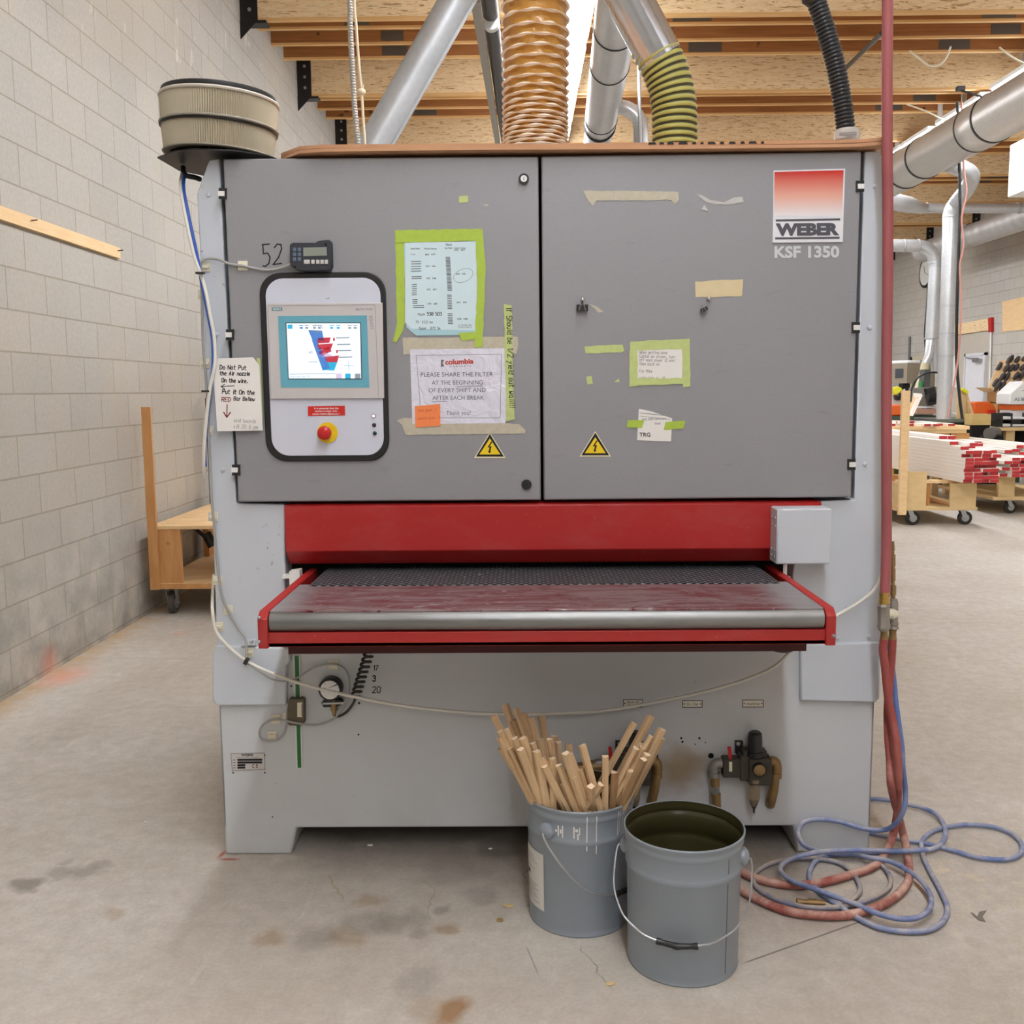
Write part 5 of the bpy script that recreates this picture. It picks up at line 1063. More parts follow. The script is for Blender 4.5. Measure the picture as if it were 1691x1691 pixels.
MB().box(-2.49, -1.3, 6.6, 7.95, .19, .228).build('bottom_board', mPly, cw)
MB().box(-2.49, -1.3, 6.595, 6.6, .19, .226).build('bottom_edge', mFir, cw)
MB().box(-2.485, -2.285, 6.605, 6.64, .228, .595).build('end_plank', mFir, cw)
MB().box(-2.485, -2.44, 7.7, 7.85, .228, .595).build('end_plank', mFir, cw)
def caster(par, x, y, r, ztop, mtw, yaw=0, off=.03):
    m_ = MB(); d = Vector((sin(yaw), cos(yaw), 0)); sd = Vector((cos(yaw), -sin(yaw), 0)); c = Vector((x, y, r))+d*off
    m_.box(x-.05, x+.05, y-.05, y+.05, ztop-.008, ztop)
    for s2 in (-1, 1): m_.bar(Vector((x, y, ztop-.005))+sd*s2*.03, c+sd*s2*.03, .05, .005, up=sd)
    m_.tube([c-sd*.04, c+sd*.04], .010, 10); fk = m_.build('caster_fork', mAlu, par)
    MB().tube([c-sd*.02, c-sd*.018, c+sd*.018, c+sd*.02], [r*.86, r, r, r*.86], 32, 0).tube([c-sd*.023, c+sd*.023], r*.55, 20, 1).build('caster_wheel', [mtw, mAlu], fk)
mTyre = M('tyre_black', (34, 33, 32), .6)
caster(cw, -2.39, 6.69, .075, .19, M('tyre_grey', (84, 80, 74), .6), 0, .03); caster(cw, -1.5, 6.69, .075, .19, mTyre, 0, .03); caster(cw, -2.36, 7.8, .075, .19, mTyre, 0, -.03)
m = MB(); a, b_ = P(320, 871, Y=6.9), P(340, 888, Y=6.9); m.tube([a, b_], .014, 12); m.tube([P(340, 880, Y=6.92), P(352, 902, Y=6.92)], .035, 16); m.tube([P(346, 884, Y=6.92), P(352, 898, Y=6.92)], .012, 10)
m.build('crank_handle', mBlkPl, cw)
# ---------------------------------------------------------------- ducts on the far side of the room
th = thing('large_round_duct', 'very large round steel duct hung along the room beyond the sander', 'duct', (5.0, 12, 4.3))
bx0, bz0 = 5.0, 4.3
MB().tube([(bx0, -6.5, bz0), (bx0, 10.95, bz0), (bx0, 10.96, bz0), (bx0, 11.35, bz0), (bx0, 11.36, bz0), (bx0, 18.5, bz0)], [.25, .25, .256, .256, .25, .25], 64).build('duct_pipe', galv('large_duct', (190, 188, 184), (222, 219, 214), .36, .5, 1.6, (4, .5, 4)), th)
seam(None, [((bx0, y, bz0), (0, 1, 0), .253) for y in (10.95, 11.36, 12.75, 13.35, 14.6, 9.2)], th)
for y in (11.15,):
    MB().tube([(bx0-.02, y, bz0+.25), P(1586, 150, Y=y)+Vector((0, 0, 0))], .006, 6).tube([(bx0+.1, y, bz0+.22), P(1586, 148, Y=y)], .006, 6).box(P(1586, 146, Y=y).x-.04, P(1586, 146, Y=y).x+.04, y-.03, y+.03, P(1586, 150, Y=y).z, P(1586, 143, Y=y).z).build('hanger_wire', mSeam, th)
a = P(1497, 330, Y=15.2); pts = [Vector((bx0+.1, 15.0, bz0-.05)), P(1500, 338, Y=15.6), P(1522, 344, Y=16.3), P(1530, 343.5, Y=16.5)]
th = thing('branch_duct', 'horizontal steel branch duct crossing to the far wall', 'duct', P(1560, 344, Y=16.5))
MB().tube([pts[0], pts[1], pts[2]], [.13, .12, .085], 28).tube([pts[2], pts[3], P(1672, 344, Y=16.5), Vector((XR-.01, 16.5, P(1672, 344, Y=16.5).z))], .078, 28).build('duct_pipe', mDuct, th)
q = P(1679, 344, Y=16.5); MB().tube([q, q+Vector((.06, 0, 0))], .088, 28).tube([pts[3], pts[3]+Vector((.04, 0, 0))], .084, 28).build('duct_seam', mDuctD, th)
th = thing('vertical_duct', 'thick vertical steel drop duct with an elbow under the large duct', 'duct', P(1558, 690, Y=14.3))
MB().tube(cr([Vector((5.15, 12.4, 4.15)), P(1603, 288, Y=12.9), P(1597, 312, Y=13.6), P(1581, 332, Y=14.2), P(1570, 352, Y=14.3), P(1569, 380, Y=14.3)], 8)+[P(1558, 692, Y=14.3)], .1, 32).build('duct_pipe', mDuct, th)
m = MB()
for y in (358, 505, 551, 588): q = P(1570-12*(y-352)/340, y, Y=14.3); m.tube([q+Vector((0, 0, .012)), q-Vector((0, 0, .012))], .106, 32)
m.build('duct_seam', mDuctD, th)
th = thing('vertical_duct', 'thinner vertical drop duct with a ribbed elbow from the horizontal run', 'duct', P(1542, 560, Y=16.5))
MB().tube([P(1440, 405, Y=16.5), P(1515, 406, Y=16.5)]+cr([P(1519, 406, Y=16.5), P(1530, 410, Y=16.5), P(1540, 420, Y=16.5), P(1544, 434, Y=16.5), P(1544.5, 447, Y=16.5)], 5)+[P(1538, 560, Y=16.5)], .1, 28).tube([P(1538, 558, Y=16.5), P(1534, 588, Y=16.45), P(1527, 602, Y=16.4)], [.085, .07, .062], 20).tube([P(1538, 558, Y=16.5), P(1543, 592, Y=16.5), P(1544, 614, Y=16.5)], [.085, .07, .06], 20).build('duct_pipe', mDuct, th)
m = MB()
for x in (1493, 1517): q = P(x, 406, Y=16.5); m.tube([q-Vector((.012, 0, 0)), q+Vector((.012, 0, 0))], .107, 28)
for x, y in ((1544, 434), (1544.3, 440), (1538, 559)): q = P(x, y, Y=16.5); m.tube([q-Vector((0, 0, .01)), q+Vector((0, 0, .01))], .107, 28)
m.build('duct_seam', mDuctD, th)
run('cream_flexible_hose', [(1528, 600, 16.4), (1524, 620, 16.38), (1517, 642, 16.3), (1509, 665, 16.2)], .065, M('hose_cream', (206, 194, 160), .6), 'cream flexible hose from the forked drop duct down to the saw', 'hose', seg=18)
pt = [Vector((8.62, 16.8+.05*k_, 4.36)) for k_ in range(104)]
m = corr(pt, .215, .205, .3, (0, 0), seg=36); tag(m.build('wall_air_duct', galv('spiral_duct', (170, 168, 166), (200, 198, 196), .5, .55, 4)), 'long ribbed air duct with an open end running along the far side wall', 'duct')
tag(MB().box(6.0, 7.3, 12.0, 12.7, 3.80, 4.42).box(6.0, 7.3, 11.96, 12.0, 3.74, 3.98).build('unit_heater', mWhite, bevel=.01), 'white box-shaped heater hanging under the beams at the frame edge', 'heater')
m = MB(); m.tube([(6.3, 12.3, 4.42), (6.3, 12.3, 5.55)], .012, 8).tube([(7.0, 12.3, 4.42), (7.0, 12.3, 5.55)], .012, 8); tag(m.build('heater_hanger', mSteel), 'thin steel rods holding the white hanging heater', 'hanger')
run('black_cable_drop', [(1581, 168, 12.15), (1583, 230, 12.2), (1585, 330, 12.2), (1583, 420, 12.2), (1580, 520, 12.2), (1580, 600, 12.2), (1584, 650, 12.2), (1589, 692, 12.2)], .018, mBlkPl, 'thick black cable dropping beside the thick vertical duct', 'cable')
run('pink_air_hose', [(1588, 168, 12.15), (1589, 220, 12.1), (1592, 280, 12.1), (1596, 318, 12.1), (1588, 360, 12.1), (1591, 405, 12.1), (1585, 440, 12.1), (1587, 500, 12.1), (1585, 560, 12.1), (1578, 620, 12.1), (1570, 660, 12.1), (1565, 690, 12.1)], .010, M('hose_pink', (206, 142, 128), .5), 'pink air hose hanging along the black cable drop', 'hose')
# ---------------------------------------------------------------- far side wall
def onwall(pts, name, mt, label, cat, t=.02, X=XR): return tag(MB().prism([P(x, y, X=X-t) for x, y in pts], (t-.001, 0, 0)).build(name, mt), label, cat)
dk = MB(); y0, y1 = P(1632, 580, X=XR).y, P(1597, 583, X=XR).y; zt = P(1615, 583, X=XR).z
onw = MB().box(XR-.06, XR, y0, y0+.06, 0, zt).box(XR-.06, XR, y1-.06, y1, 0, zt).box(XR-.06, XR, y0, y1, zt-.06, zt).build('trim_1', M('frame_white', (216, 216, 220), .4)); struct(onw)
dr = MB().box(XR-.045, XR-.002, y0+.06, y1-.06, .01, zt-.06).build('door_1', M('door_white', (222, 222, 228), .4)); struct(dr)
ORG[dr.name] = dr.location.copy()
MB().box(XR-.13, XR-.045, (y0+y1)/2-.35, (y0+y1)/2-.05, zt-.2, zt-.13).bar((XR-.1, (y0+y1)/2-.3, zt-.12), (XR-.08, (y0+y1)/2+.35, zt-.09), .02, .02).build('door_closer', mAlu, dr)
y0b, y1b = P(1545, 590, X=XR).y, P(1507, 590, X=XR).y; zb = P(1515, 589, X=XR).z
struct(MB().box(XR-.05, XR, y1b-.1, y1b, 0, zb).box(XR-.05, XR, y0b, y1b, zb-.1, zb).build('trim_2', M('frame_cream', (196, 188, 160), .5)))
struct(MB().box(XR-.02, XR, y0b, y1b-.1, 0, zb-.1).build('door_2', M('opening_shade', (110, 100, 84), .8)))
onwall([(1568, 553), (1633, 551), (1634, 720), (1566, 720)], 'wall_board', M('board_beige', (190, 182, 170), .7), 'beige painted board behind the white door', 'board', .004)
onwall([(1571, 537), (1631, 526), (1632, 545), (1571, 554)], 'timber_header', mOSB, 'strand-board strip with a red end above the white door', 'board', .05)
onwall([(1632, 525), (1637, 524), (1637, 548), (1632, 549)], 'red_end_board', mRedPl, 'dark red end piece beside the strand-board strip above the door', 'board', .055)
onwall([(1655, 498), (1691, 490), (1720, 483), (1720, 540), (1691, 544), (1655, 548)], 'plywood_panel', mPine, 'plain pale plywood panel fixed on the far block wall', 'panel', .02)
onwall([(1567, 588), (1580, 587), (1579, 640), (1566, 640)], 'white_board', mWhite, 'pale blue-white board on the wall behind the thick vertical duct', 'board', .03)
c = P(1527.5, 450, X=XR-.1); th = thing('wall_clock', 'round white clock with a black rim high on the far side wall', 'clock', c)
MB().tube([c+Vector((.1, 0, 0)), c], .36, 40).build('clock_rim', mBlkPl, th); MB().tube([c, c-Vector((.004, 0, 0))], .30, 40).build('clock_face', mWhite, th)
m = MB()
for a_, l_ in ((70, .16), (200, .22)): m.bar(c-Vector((.006, 0, 0)), c+Vector((-.006, l_*cos(R(a_)), l_*sin(R(a_)))), .012, .004)
m.build('clock_hand', mInk, th)
tag(MB().tube(cr([P(x, y, X=XR-.05) for x, y in ((1529, 452), (1532, 470), (1530, 510), (1527, 550), (1529, 590))], 8), .02, 8).build('clock_cable', mBlkPl), 'black cord hanging below the round wall clock', 'cord')
tag(MB().tube([P(1502, 556, X=XR-.03), P(1500, 640, X=XR-.03)], .03, 10).build('conduit_pipe', M('conduit_steel', (120, 120, 120), .5, .5)), 'short vertical conduit on the far wall above the beige control box', 'conduit')
tag(MB().tube([P(1637, 525, X=XR-.03), P(1633, 690, X=XR-.03)], .02, 10).build('conduit_pipe', mWhite), 'thin white conduit beside the white door', 'conduit')
# ---------------------------------------------------------------- lumber carts with red-ended boards
mCartP = wood('cart_plywood', (206, 176, 124), (222, 194, 144), (2, 2, 5))
mCartB = wood('cart_brown_board', (176, 122, 66), (194, 142, 84), (4, 4, 4))
mPrim = M('primed_white_board', (244, 238, 230), .6, var=.03, scale=3)
mRedEnd = M('red_painted_end', (176, 42, 44), .6, var=.12, scale=20)
ca = thing('lumber_cart', 'plywood lumber cart with a tall post carrying the nearer stack of white boards', 'cart', (4.55, 11.6, 0))
xl, xr_ = 4.06, 4.95; zt = .46
MB().box(xl, xr_, 10.8, 13.4, .17, .205).build('bottom_board', mCartP, ca)
for y in (10.8, 13.2):
    MB().box(xl+.07, xl+.33, y, y+.03, .205, zt+.13).build('end_panel', mCartP, ca); MB().box(xr_-.3, xr_-.02, y, y+.03, .205, zt+.0).build('end_panel', mCartP, ca)
MB().box(xl+.07, xl+.09, 10.8, 13.2, .205, .46).build('side_panel', mCartP, ca)
MB().box(xl+.42, xr_-.3, 12.0, 12.03, .205, zt).box(xl+.40, xl+.43, 10.95, 12.0, .205, zt).build('inner_panel', mCartB, ca)
MB().bar((xl+.45, 11.9, .25), (xr_-.18, 10.85, .22), .05, .035).build('loose_batten', mPine, ca)
MB().bar(P(1489, 850, Y=10.75), P(1496, 645, Y=10.75), .085, .04, up=(0, 1, 0)).build('corner_post', mPine, ca)
for x, y in ((xl+.19, 10.9), (xr_-.13, 10.9), (xl+.19, 13.3), (xr_-.13, 13.3)): caster(ca, x, y, .075, .17, mTyre, R(90 if y < 12 else 30), .04)
def boards(x0, z0, cols, rows, yend, L, grp, lab, top=(), bw=.094, bh=.038, gap=.0015):
    proto = None; n = 0
    for r_ in range(rows):
        for c_ in range(cols):
            if (r_, c_) in top: continue
            x = x0+c_*bw; z = z0+r_*bh; dy = random.choice((0, 0, .01, .03, .05, .1))+(.0 if r_ < rows-3 else random.choice((.1, .4, .9, 1.3)))
            if c_ == 0 and r_ < rows-3 and random.random() < .3: dy = .4
            if proto is None:
                m = MB(); m.box(x+gap, x+bw-gap, yend, yend+L, z, z+bh-.001, 0)
                m.m[2] = 1; o = m.build('lumber_board', [mPrim, mRedEnd], bevel=.0015); proto = o; base = Vector((x, 0, z)); o0 = o.location.copy()
            else: o = proto.copy(); COL.objects.link(o)
            o.location = o0+Vector((x-base.x, dy, z-base.z)); tag(o, lab, 'board', grp)
boards(4.66, P(1592, 798, Y=10.5).z, 4, 12, 10.5, 3.0, 'white boards on the nearer lumber cart', 'white primed board with a red painted end in the nearer lumber stack', top=((11, 0), (11, 3), (10, 3)))
for y in (10.9, 13.1): MB().box(xl+.05, xr_+.05, y, y+.08, zt-.005, P(1592, 798, Y=10.5).z-.002).build('bearer', mPine, ca)
cb_ = thing('lumber_cart', 'second plywood lumber cart farther along, at the frame edge', 'cart', (5.9, 12.6, 0))
MB().box(5.55, 6.6, 11.72, 13.3, .17, .21).build('bottom_board', mCartP, cb_)
for y in (11.75, 13.2):
    for x in (5.62, 6.3): MB().box(x, x+.19, y, y+.05, .21, .44).build('end_panel', mCartP, cb_)
    MB().box(5.58, 6.55, y-.01, y+.07, .44, .458).build('bearer', mPine, cb_)
for x, y in ((5.78, 11.85), (6.4, 11.85), (5.78, 13.15), (6.4, 13.15)): caster(cb_, x, y, .075, .17, mTyre, R(80), .04)
boards(5.55, .46, 8, 9, 11.5, 1.95, 'white boards on the farther lumber cart', 'white primed board with a red painted end in the farther lumber stack', top=((8, 0), (8, 2), (7, 4), (8, 5)))
# bench with boards behind the carts
bn = thing('work_bench', 'pine work bench carrying loose white boards behind the lumber carts', 'bench', (5.4, 13.8, 0))
za = P(1605, 703, Y=13.5).z
MB().box(4.4, 6.03, 13.5, 14.2, za-.05, za).build('bench_top', mPine, bn); MB().box(4.5, 6.0, 13.52, 13.55, za-.1, za-.05).build('bench_rail', mCartP, bn)
MB().box(5.55, 6.05, 13.54, 14.1, za-.62, za-.1).build('drawer_box', mCartB, bn); MB().box(5.785, 5.795, 13.53, 13.54, za-.6, za-.1).build('drawer_gap', mDark, bn)
for x in (4.45, 5.95): MB().box(x, x+.09, 14.0, 14.1, 0, za-.05).build('leg', mPine, bn)
MB().box(5.6, 5.69, 13.6, 13.7, 0, za-.62).build('leg', mPine, bn)
rb = MB().box(0, .09, 0, 1.2, 0, .03); rb.m[2] = 1
proto = rb.build('loose_board', [mPrim, mRedEnd], origin=(0, 0, 0))
for i, (x, y, z, a) in enumerate(((5.40, 13.45, 0, 8), (5.50, 13.4, 0, 4), (5.62, 13.6, 0, -4), (5.74, 13.5, 0, -2), (5.2, 13.5, 0, 12), (5.0, 13.6, 0, 20), (5.3, 13.7, .031, 25), (5.1, 13.65, .031, 60), (4.8, 13.6, 0, 40))):
    o = proto if i == 0 else proto.copy()
    if i: COL.objects.link(o)
    o.location = (x, y, za+z); o.rotation_euler = (0, 0, R(a)); tag(o, 'loose white board with a red end lying on the pine work bench', 'board', 'loose boards on the pine work bench')
a = P(1500, 690, Y=13.9); tag(MB().bar(P(1504, 686, Y=13.9), P(1520, 652, Y=13.9), .07, .04).bar(P(1521, 653, Y=13.9), P(1509, 652, Y=13.9), .05, .05).build('leaning_board', mPrim), 'white board leaning upright at the end of the pine work bench', 'board')
tag(MB().bar(P(1501, 686, Y=14.1), P(1516, 652, Y=14.1), .14, .04).build('leaning_board', mPine), 'pine board leaning behind the white upright one', 'board')
# saw and machines behind
gm = thing('green_machine_table', 'dark green machine stand with a grey table behind the pine bench', 'machine', (6.3, 15.4, 0))
mGreen = M('machine_green', (66, 82, 64), .5)
q0, q1 = P(1535, 692, Y=15), P(1627, 688, Y=15)
MB().box(q0.x, q1.x, 15, 15.9, q0.z-.05, q0.z).build('table_top', M('cast_grey', (132, 138, 132), .4, .5), gm)
MB().box(q0.x+.1, q1.x-.1, 15.05, 15.8, .0, q0.z-.05).build('stand', mGreen, gm)
sw = thing('radial_saw', 'grey radial arm saw with a black motor beside the thick vertical duct', 'saw', P(1525, 660, Y=16))
MB().bar(P(1505, 648, Y=16), P(1542, 646, Y=16), .22, .14).build('saw_arm', M('saw_grey', (146, 144, 140), .45, .3), sw)
MB().tube([P(1534, 640, Y=15.9), P(1540, 668, Y=15.9)], .09, 18).tube([P(1532, 655, Y=15.8), P(1544, 655, Y=15.8)], .07, 16).build('saw_motor', mBlkPl, sw)
MB().box(P(1526, 630, Y=16).x, P(1536, 630, Y=16).x, 16, 16.2, P(1530, 642, Y=16).z, P(1530, 610, Y=16).z).build('motor_housing', M('motor_grey', (84, 86, 84), .5), sw)
MB().box(P(1520, 650, Y=16).x, P(1524, 650, Y=16).x, 16, 16.1, P(1522, 645, Y=16).z, P(1522, 630, Y=16).z).build('green_switch', M('switch_green', (60, 140, 80), .5), sw)
MB().box(P(1500, 690, Y=16).x, P(1546, 690, Y=16).x, 15.95, 16.6, .0, P(1530, 686, Y=16).z).build('saw_base', mGreen, sw)
MB().box(P(1510, 690, Y=16).x, P(1546, 690, Y=16).x, 15.9, 16.5, P(1530, 683, Y=16).z, P(1530, 675, Y=16).z).build('saw_table', M('table_pinkish', (196, 150, 128), .6), sw)
MB().box(P(1516, 690, Y=16).x, P(1546, 690, Y=16).x, 15.9, 16.3, P(1530, 674, Y=16).z, P(1530, 671, Y=16).z).build('fence', mWhite, sw)
run('hose_arc', [(1504, 664, 15.9), (1505, 645, 15.9), (1512, 628, 15.9), (1525, 618, 15.9), (1545, 615, 15.9), (1560, 622, 15.9), (1570, 636, 15.9), (1571, 646, 15.9), (1567, 660, 15.9)], .014, mBlkPl, 'thin black cable arching over the radial saw', 'cable')
cbx = thing('control_box', 'beige machine control box with a small window and a rounded white top', 'control box', P(1495, 620, Y=17.5))
x0_, x1_, x2_ = P(1481, 620, Y=17.5).x, P(1494, 620, Y=17.5).x, P(1518, 620, Y=17.5).x
z0_, z1_ = P(1495, 633, Y=17.5).z, P(1495, 601, Y=17.5).z
MB().prism([(x0_, 17.7, z0_), (x1_, 17.4, z0_), (x2_, 17.45, z0_), (x2_, 17.9, z0_), (x0_, 17.95, z0_)], (0, 0, z1_-z0_)).build('box_body', M('box_beige', (150, 138, 120), .5), cbx)
MB().prism([(x0_, 17.7, z1_), (x1_, 17.4, z1_), (x2_, 17.45, z1_), (x2_, 17.9, z1_), (x0_, 17.95, z1_)], (0, 0, .06)).build('box_lid', mWhite, cbx, bevel=.02)
a, b_ = Vector((x0_, 17.7, 0)), Vector((x1_, 17.4, 0)); n_ = (b_-a); n_ = Vector((n_.y, -n_.x, 0)).normalized()*.006
MB().prism([a.lerp(b_, t)+n_+Vector((0, 0, z)) for t, z in ((.2, z0_+.09), (.75, z0_+.09), (.75, z1_-.08), (.2, z1_-.08))], n_*.3).build('box_window', M('window_dark', (70, 74, 80), .2), cbx)
MB().box((x0_+x2_)/2-.06, (x0_+x2_)/2+.06, 17.55, 17.75, 0, z0_).build('pedestal', mBlkSteel, cbx)
mOr = M('saw_orange', (226, 100, 30), .45)
def guard(pts, Y, d, lab): return tag(MB().pp(pts, Y, d).build('orange_saw_guard', mOr, bevel=.02), lab, 'guard')
guard([(1596, 683), (1597, 664), (1603, 663), (1621, 663), (1629, 668), (1633, 675), (1634, 683)], 16, .25, 'orange rounded saw guard in front of the white door')
guard([(1460, 686), (1460, 668), (1482, 668), (1490, 673), (1493, 680), (1493, 686)], 15.5, .25, 'orange rounded saw guard beside the hanging red hose')
tb2 = thing('saw_table', 'long pale saw table under the orange guard and the red box', 'table', (7.2, 16, 0))
q0, q1 = P(1590, 684, Y=15.7), P(1700, 684, Y=15.7)
MB().box(q0.x, q1.x, 15.6, 16.6, q0.z-.05, q0.z).build('table_top', M('table_pale', (216, 214, 206), .5), tb2)
for x in (q0.x+.1, q1.x-.2): MB().box(x, x+.1, 15.7, 15.8, 0, q0.z-.05).build('leg', mGreen, tb2)
tag(MB().pp([(1630, 683), (1631, 677), (1638, 677), (1638, 683)], 15.7, .12).build('red_box', mRedPl), 'small red box on the pale saw table', 'box')
tb3 = thing('saw_table', 'low machine bed under the orange guard beside the red hose', 'table', (5.6, 15.4, 0))
q0, q1 = P(1455, 686.5, Y=15.5), P(1497, 686.5, Y=15.5); MB().box(q0.x, q1.x, 15.2, 15.8, q0.z-.06, q0.z).build('table_top', mGreen, tb3); MB().box(q0.x+.05, q1.x-.05, 15.3, 15.7, 0, q0.z-.06).build('stand', mGreen, tb3)
mHi = M('glove_yellow', (226, 222, 50), .7)
for pts, Y, lab in (([(1473, 640), (1481, 638), (1488, 641), (1487, 646), (1481, 651), (1474, 653)], 15.58, 'bright yellow cloth hanging beside the red hose'), ([(1586, 641), (1589, 640), (1598, 646), (1597, 651), (1592, 649), (1586, 645)], 15.09, 'bright yellow glove on the leaning boards beside the black cable')):
    tag(MB().pp(pts, Y, .05).build('yellow_cloth', mHi, bevel=.012), lab, 'cloth')
tag(MB().pp([(1473, 652), (1494, 642), (1496, 686), (1473, 686)], 15.6, .02).build('tool_board', M('board_pale', (206, 204, 198), .7)), 'pale tool board with small black tools beside the red hose', 'board')
random.seed(5)
for i in range(6):
    x, y = 1478+2.6*i, 655+random.uniform(-3, 3); tag(MB().bar(P(x, y-3, Y=15.565), P(x+random.uniform(-2, 2), y+4, Y=15.565), .03, .03).build('hand_tool', mBlkPl), 'small black hand tool on the pale tool board', 'tool', 'black tools on the pale tool board')
for i, (a, b_, wd, mt) in enumerate((((1586, 690), (1588, 645), .12, mCartP), ((1594, 652), (1606, 690), .10, mPine), ((1590, 655), (1600, 690), .08, mCartP))):
    tag(MB().bar(P((a if a[1] > b_[1] else b_)[0], 692, Y=15.12+.06*i), P(*(b_ if a[1] > b_[1] else a), Y=15.12+.06*i), wd, .04).build('leaning_board', mt), ['upright plywood offcut', 'pine board leaning steeply', 'plywood strip leaning'][i]+' beside the black cable drop', 'board')
run('extension_cable', [(1473, 770, 12.6), (1475, 790, 12.6), (1480, 803, 12.6), (1486, 812, 12.6)], .012, M('cord_yellow', (232, 206, 40), .5), 'yellow cord drooping beside the tall cart post', 'cord')
tag(MB().box(4.0, 4.9, 14.6, 15.2, 0, .6).build('green_cabinet', mGreen), 'dark green cabinet in the gap behind the tall cart post', 'cabinet')
# right bench with trays
YT = 14.7
b2 = thing('tray_bench', 'plywood bench holding black paper trays at the frame edge', 'bench', (6.2, 15, 0))
q = P(1637, 706, Y=YT)
MB().box(q.x, 8.2, YT, YT+.75, q.z-.05, q.z).build('bench_top', mCartP, b2)
x_ = P(1661, 720, Y=YT+.05).x; MB().box(x_, x_+.13, YT+.05, YT+.15, 0, q.z-.05).build('leg', mCartP, b2); MB().box(8.0, 8.1, YT+.05, YT+.15, 0, q.z-.05).build('leg', mCartP, b2); MB().box(q.x+.1, 8.1, YT+.65, YT+.7, .45, q.z-.05).build('back_panel', mDark, b2)
MB().bar(P(1600, 728, Y=YT-.1), P(1690, 738, Y=YT-.1), .06, .12).build('lower_rail', mPine, b2)
for i, zz in enumerate((0, .105)):
    t = thing('paper_tray', ['lower black paper tray on the plywood bench', 'upper black paper tray on the plywood bench'][i], 'tray', (0, 0, q.z+zz), 'black paper trays'); ORG[t.name] = Vector((0, 0, q.z+zz))
    t.location = (0, 0, q.z+zz); x0_ = P(1655, 690, Y=YT+.05).x; z_ = q.z+zz
    MB().box(x0_, x0_+.45, YT+.05, YT+.40, z_, z_+.01).box(x0_, x0_+.012, YT+.05, YT+.40, z_+.01, z_+.1).box(x0_+.14, x0_+.152, YT+.05, YT+.40, z_+.01, z_+.1).box(x0_+.438, x0_+.45, YT+.05, YT+.40, z_+.01, z_+.1).box(x0_+.012, x0_+.438, YT+.39, YT+.40, z_+.01, z_+.1).build('tray_shell', mBlkPl, t)
    MB().box(x0_+.015, x0_+.135, YT+.07, YT+.35, z_+.012, z_+.05).box(x0_+.16, x0_+.43, YT+.07, YT+.35, z_+.012, z_+.04).build('paper_stack', mPaper, t)
c = P(1634, 716, Y=14.1); mo = thing('grey_motor', 'round grey motor in the dark space under the trays bench', 'motor', c)
MB().tube([c, c+Vector((.2, .25, 0))], .085, 24).build('motor_drum', M('motor_worn', (110, 106, 100), .5, .4), mo); MB().box(c.x, c.x+.2, 14.1, 14.4, 0, c.z-.03).build('motor_stand', mDark, mo)
tag(MB().box(P(1605, 700, Y=YT).x, P(1636, 700, Y=YT).x, YT, YT+.25, P(1620, 702, Y=YT).z, P(1620, 684, Y=YT).z).build('timber_block', wood('stack_ply', (206, 176, 110), (222, 194, 130), (2, 2, 30))), 'stacked pale timber blocks beside the black trays', 'timber')
tag(MB().box(P(1607, 700, Y=YT).x, P(1636, 700, Y=YT).x, YT+.02, YT+.25, 0, P(1620, 702, Y=YT).z).build('black_base_cabinet', mDark), 'black cabinet under the stacked timber blocks', 'cabinet')
# white and orange machine hood at the frame edge
hd = thing('white_machine_hood', 'white sloped machine hood with dark lettering over an orange band', 'machine hood', P(1690, 660, Y=15))
MB().prism([P(x, y, Y=14.95) for x, y in ((1668, 668), (1669, 650), (1691, 630), (1740, 626), (1740, 668))], (0, .45, 0)).build('hood_shell', mWhite, hd, bevel=.01)
MB().prism([P(x, y, Y=15) for x, y in ((1671, 677), (1671, 668.5), (1740, 668.5), (1740, 677))], (0, .4, 0)).build('orange_band', mOr, hd)
m = MB(); prt(m, 'AS 80K', (1675, 662), (1700, 662), 5.5, 14.94, 0, .01); m.add([P(x, y, Y=14.94) for x, y in ((1687, 646), (1700, 640), (1700, 646))], [(0, 1, 2)], 0); m.build('hood_lettering', M('letter_grey', (110, 116, 124), .5), hd)
MB().box(P(1672, 680, Y=15).x, P(1740, 680, Y=15).x, 15.05, 15.4, q.z, P(1680, 677.5, Y=15).z).build('hood_base', mWhite, hd)
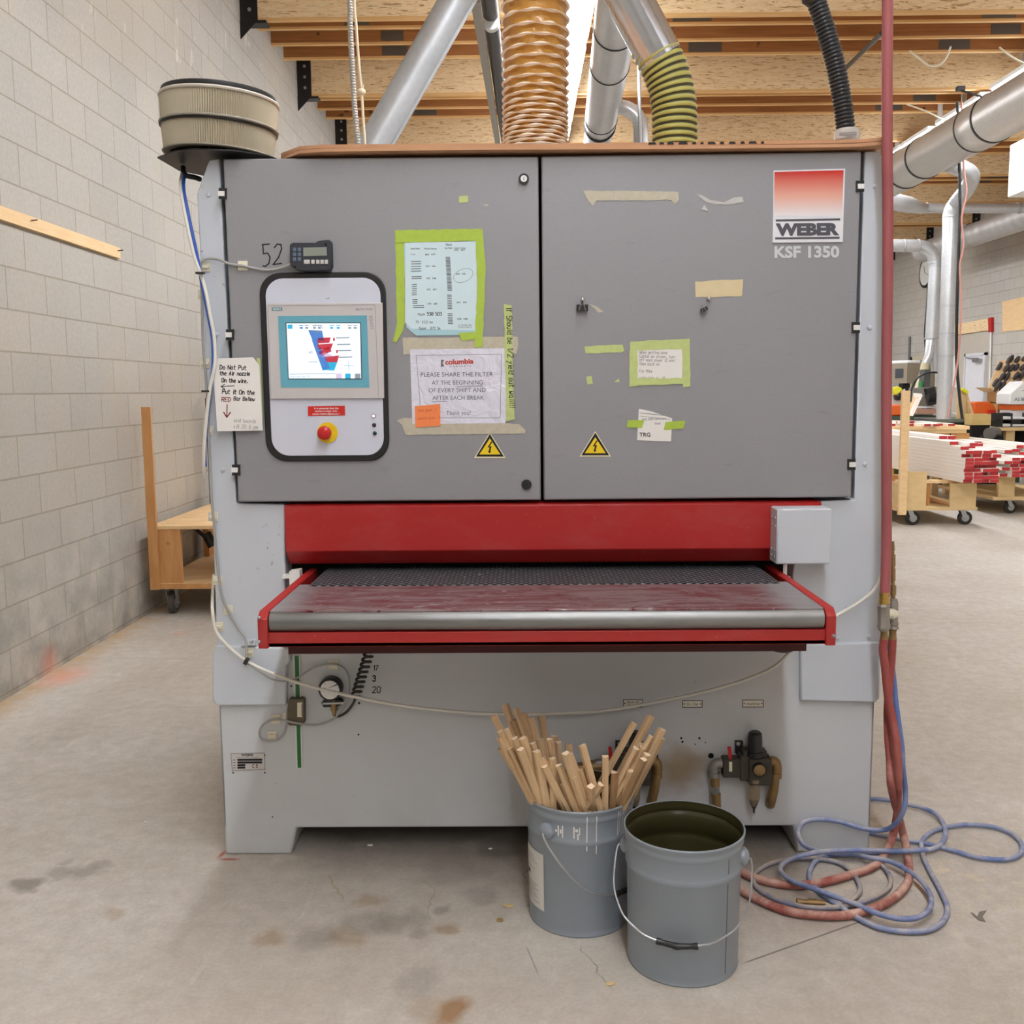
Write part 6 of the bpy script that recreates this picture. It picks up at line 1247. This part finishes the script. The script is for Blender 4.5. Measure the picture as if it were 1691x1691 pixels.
# grip rack
rk = thing('tool_rack', 'sloped plywood rack with pegs full of dark moulder blocks, on a cubby shelf', 'rack', P(1665, 640, Y=17))
Yr = 17.0
p0, p1 = P(1632, 641, Y=Yr), P(1720, 641, Y=Yr); top0, top1 = P(1650, 596, Y=Yr+.45), P(1726, 584, Y=Yr+.45)
MB().prism([p0, p1, top1, top0], (0, .03, -.01)).build('sloped_board', mPine, rk)
MB().prism([P(1632, 640, Y=Yr), P(1648, 648, Y=Yr), P(1720, 648, Y=Yr), P(1720, 640, Y=Yr)], (0, .5, 0)).build('lower_shelf', mPine, rk)
m = MB(); xa_, xb_ = P(1648, 660, Y=Yr).x, P(1668, 660, Y=Yr).x; z0_, z1_ = P(1655, 684, Y=Yr).z, P(1655, 648, Y=Yr).z
m.box(xa_, xb_, Yr, Yr+.4, z0_, z0_+.02).box(xa_, xb_, Yr, Yr+.4, (z0_+z1_)/2, (z0_+z1_)/2+.02).box(xa_, xa_+.02, Yr, Yr+.4, z0_, z1_).box(xb_-.06, xb_, Yr, Yr+.4, z0_, z1_).box(xa_, xb_, Yr+.39, Yr+.4, z0_, z1_)
m.build('cubby', mCartB, rk); MB().box(xa_, xb_, Yr, Yr+.4, 0, z0_).build('rack_stand', mCartB, rk)
mGrip = M('block_dark', (66, 60, 58), .6, var=.2, scale=20)
GR = [(1665, 597), (1668, 595), (1678, 597), (1689, 596), (1649, 607), (1661, 610), (1669, 610), (1677, 609), (1687, 610), (1654, 624), (1662, 624), (1677, 623), (1686, 622), (1643, 634), (1647, 638), (1655, 638), (1670, 638), (1680, 634), (1697, 609), (1696, 622)]
for i, (x, y) in enumerate(GR):
    Yg = Yr+.45*(641-y)/45-.03; c = P(x, y, Y=Yg); m = MB()
    d = Vector((.45, -.2, 1)).normalized()*.10; m.tube([c-d, c-d*.6, c+d*.5, c+d], [.018, .034, .038, .022], 10)
    tag(m.build('moulder_block', mGrip), 'small dark grey block pegged on the sloped plywood rack', 'tool', 'dark blocks on the sloped rack')

for pts, l in (([(1502, 84), (1520, 98), (1534, 108), (1550, 108), (1562, 96), (1570, 77)], 'loose pale cable looping below the first truss behind the nearest roof beam'), ([(1650, 78), (1668, 92), (1691, 104), (1720, 110)], 'loose pale cable sagging under the trusses at the frame edge'), ([(1497, 172), (1530, 184), (1553, 195), (1576, 204)], 'thin pale line strung under the trusses towards the large round duct')):
    run('loose_roof_cable', [(x, y, 10.18 if y < 150 else 12.6) for x, y in pts], .009, mCream, l, 'cable')
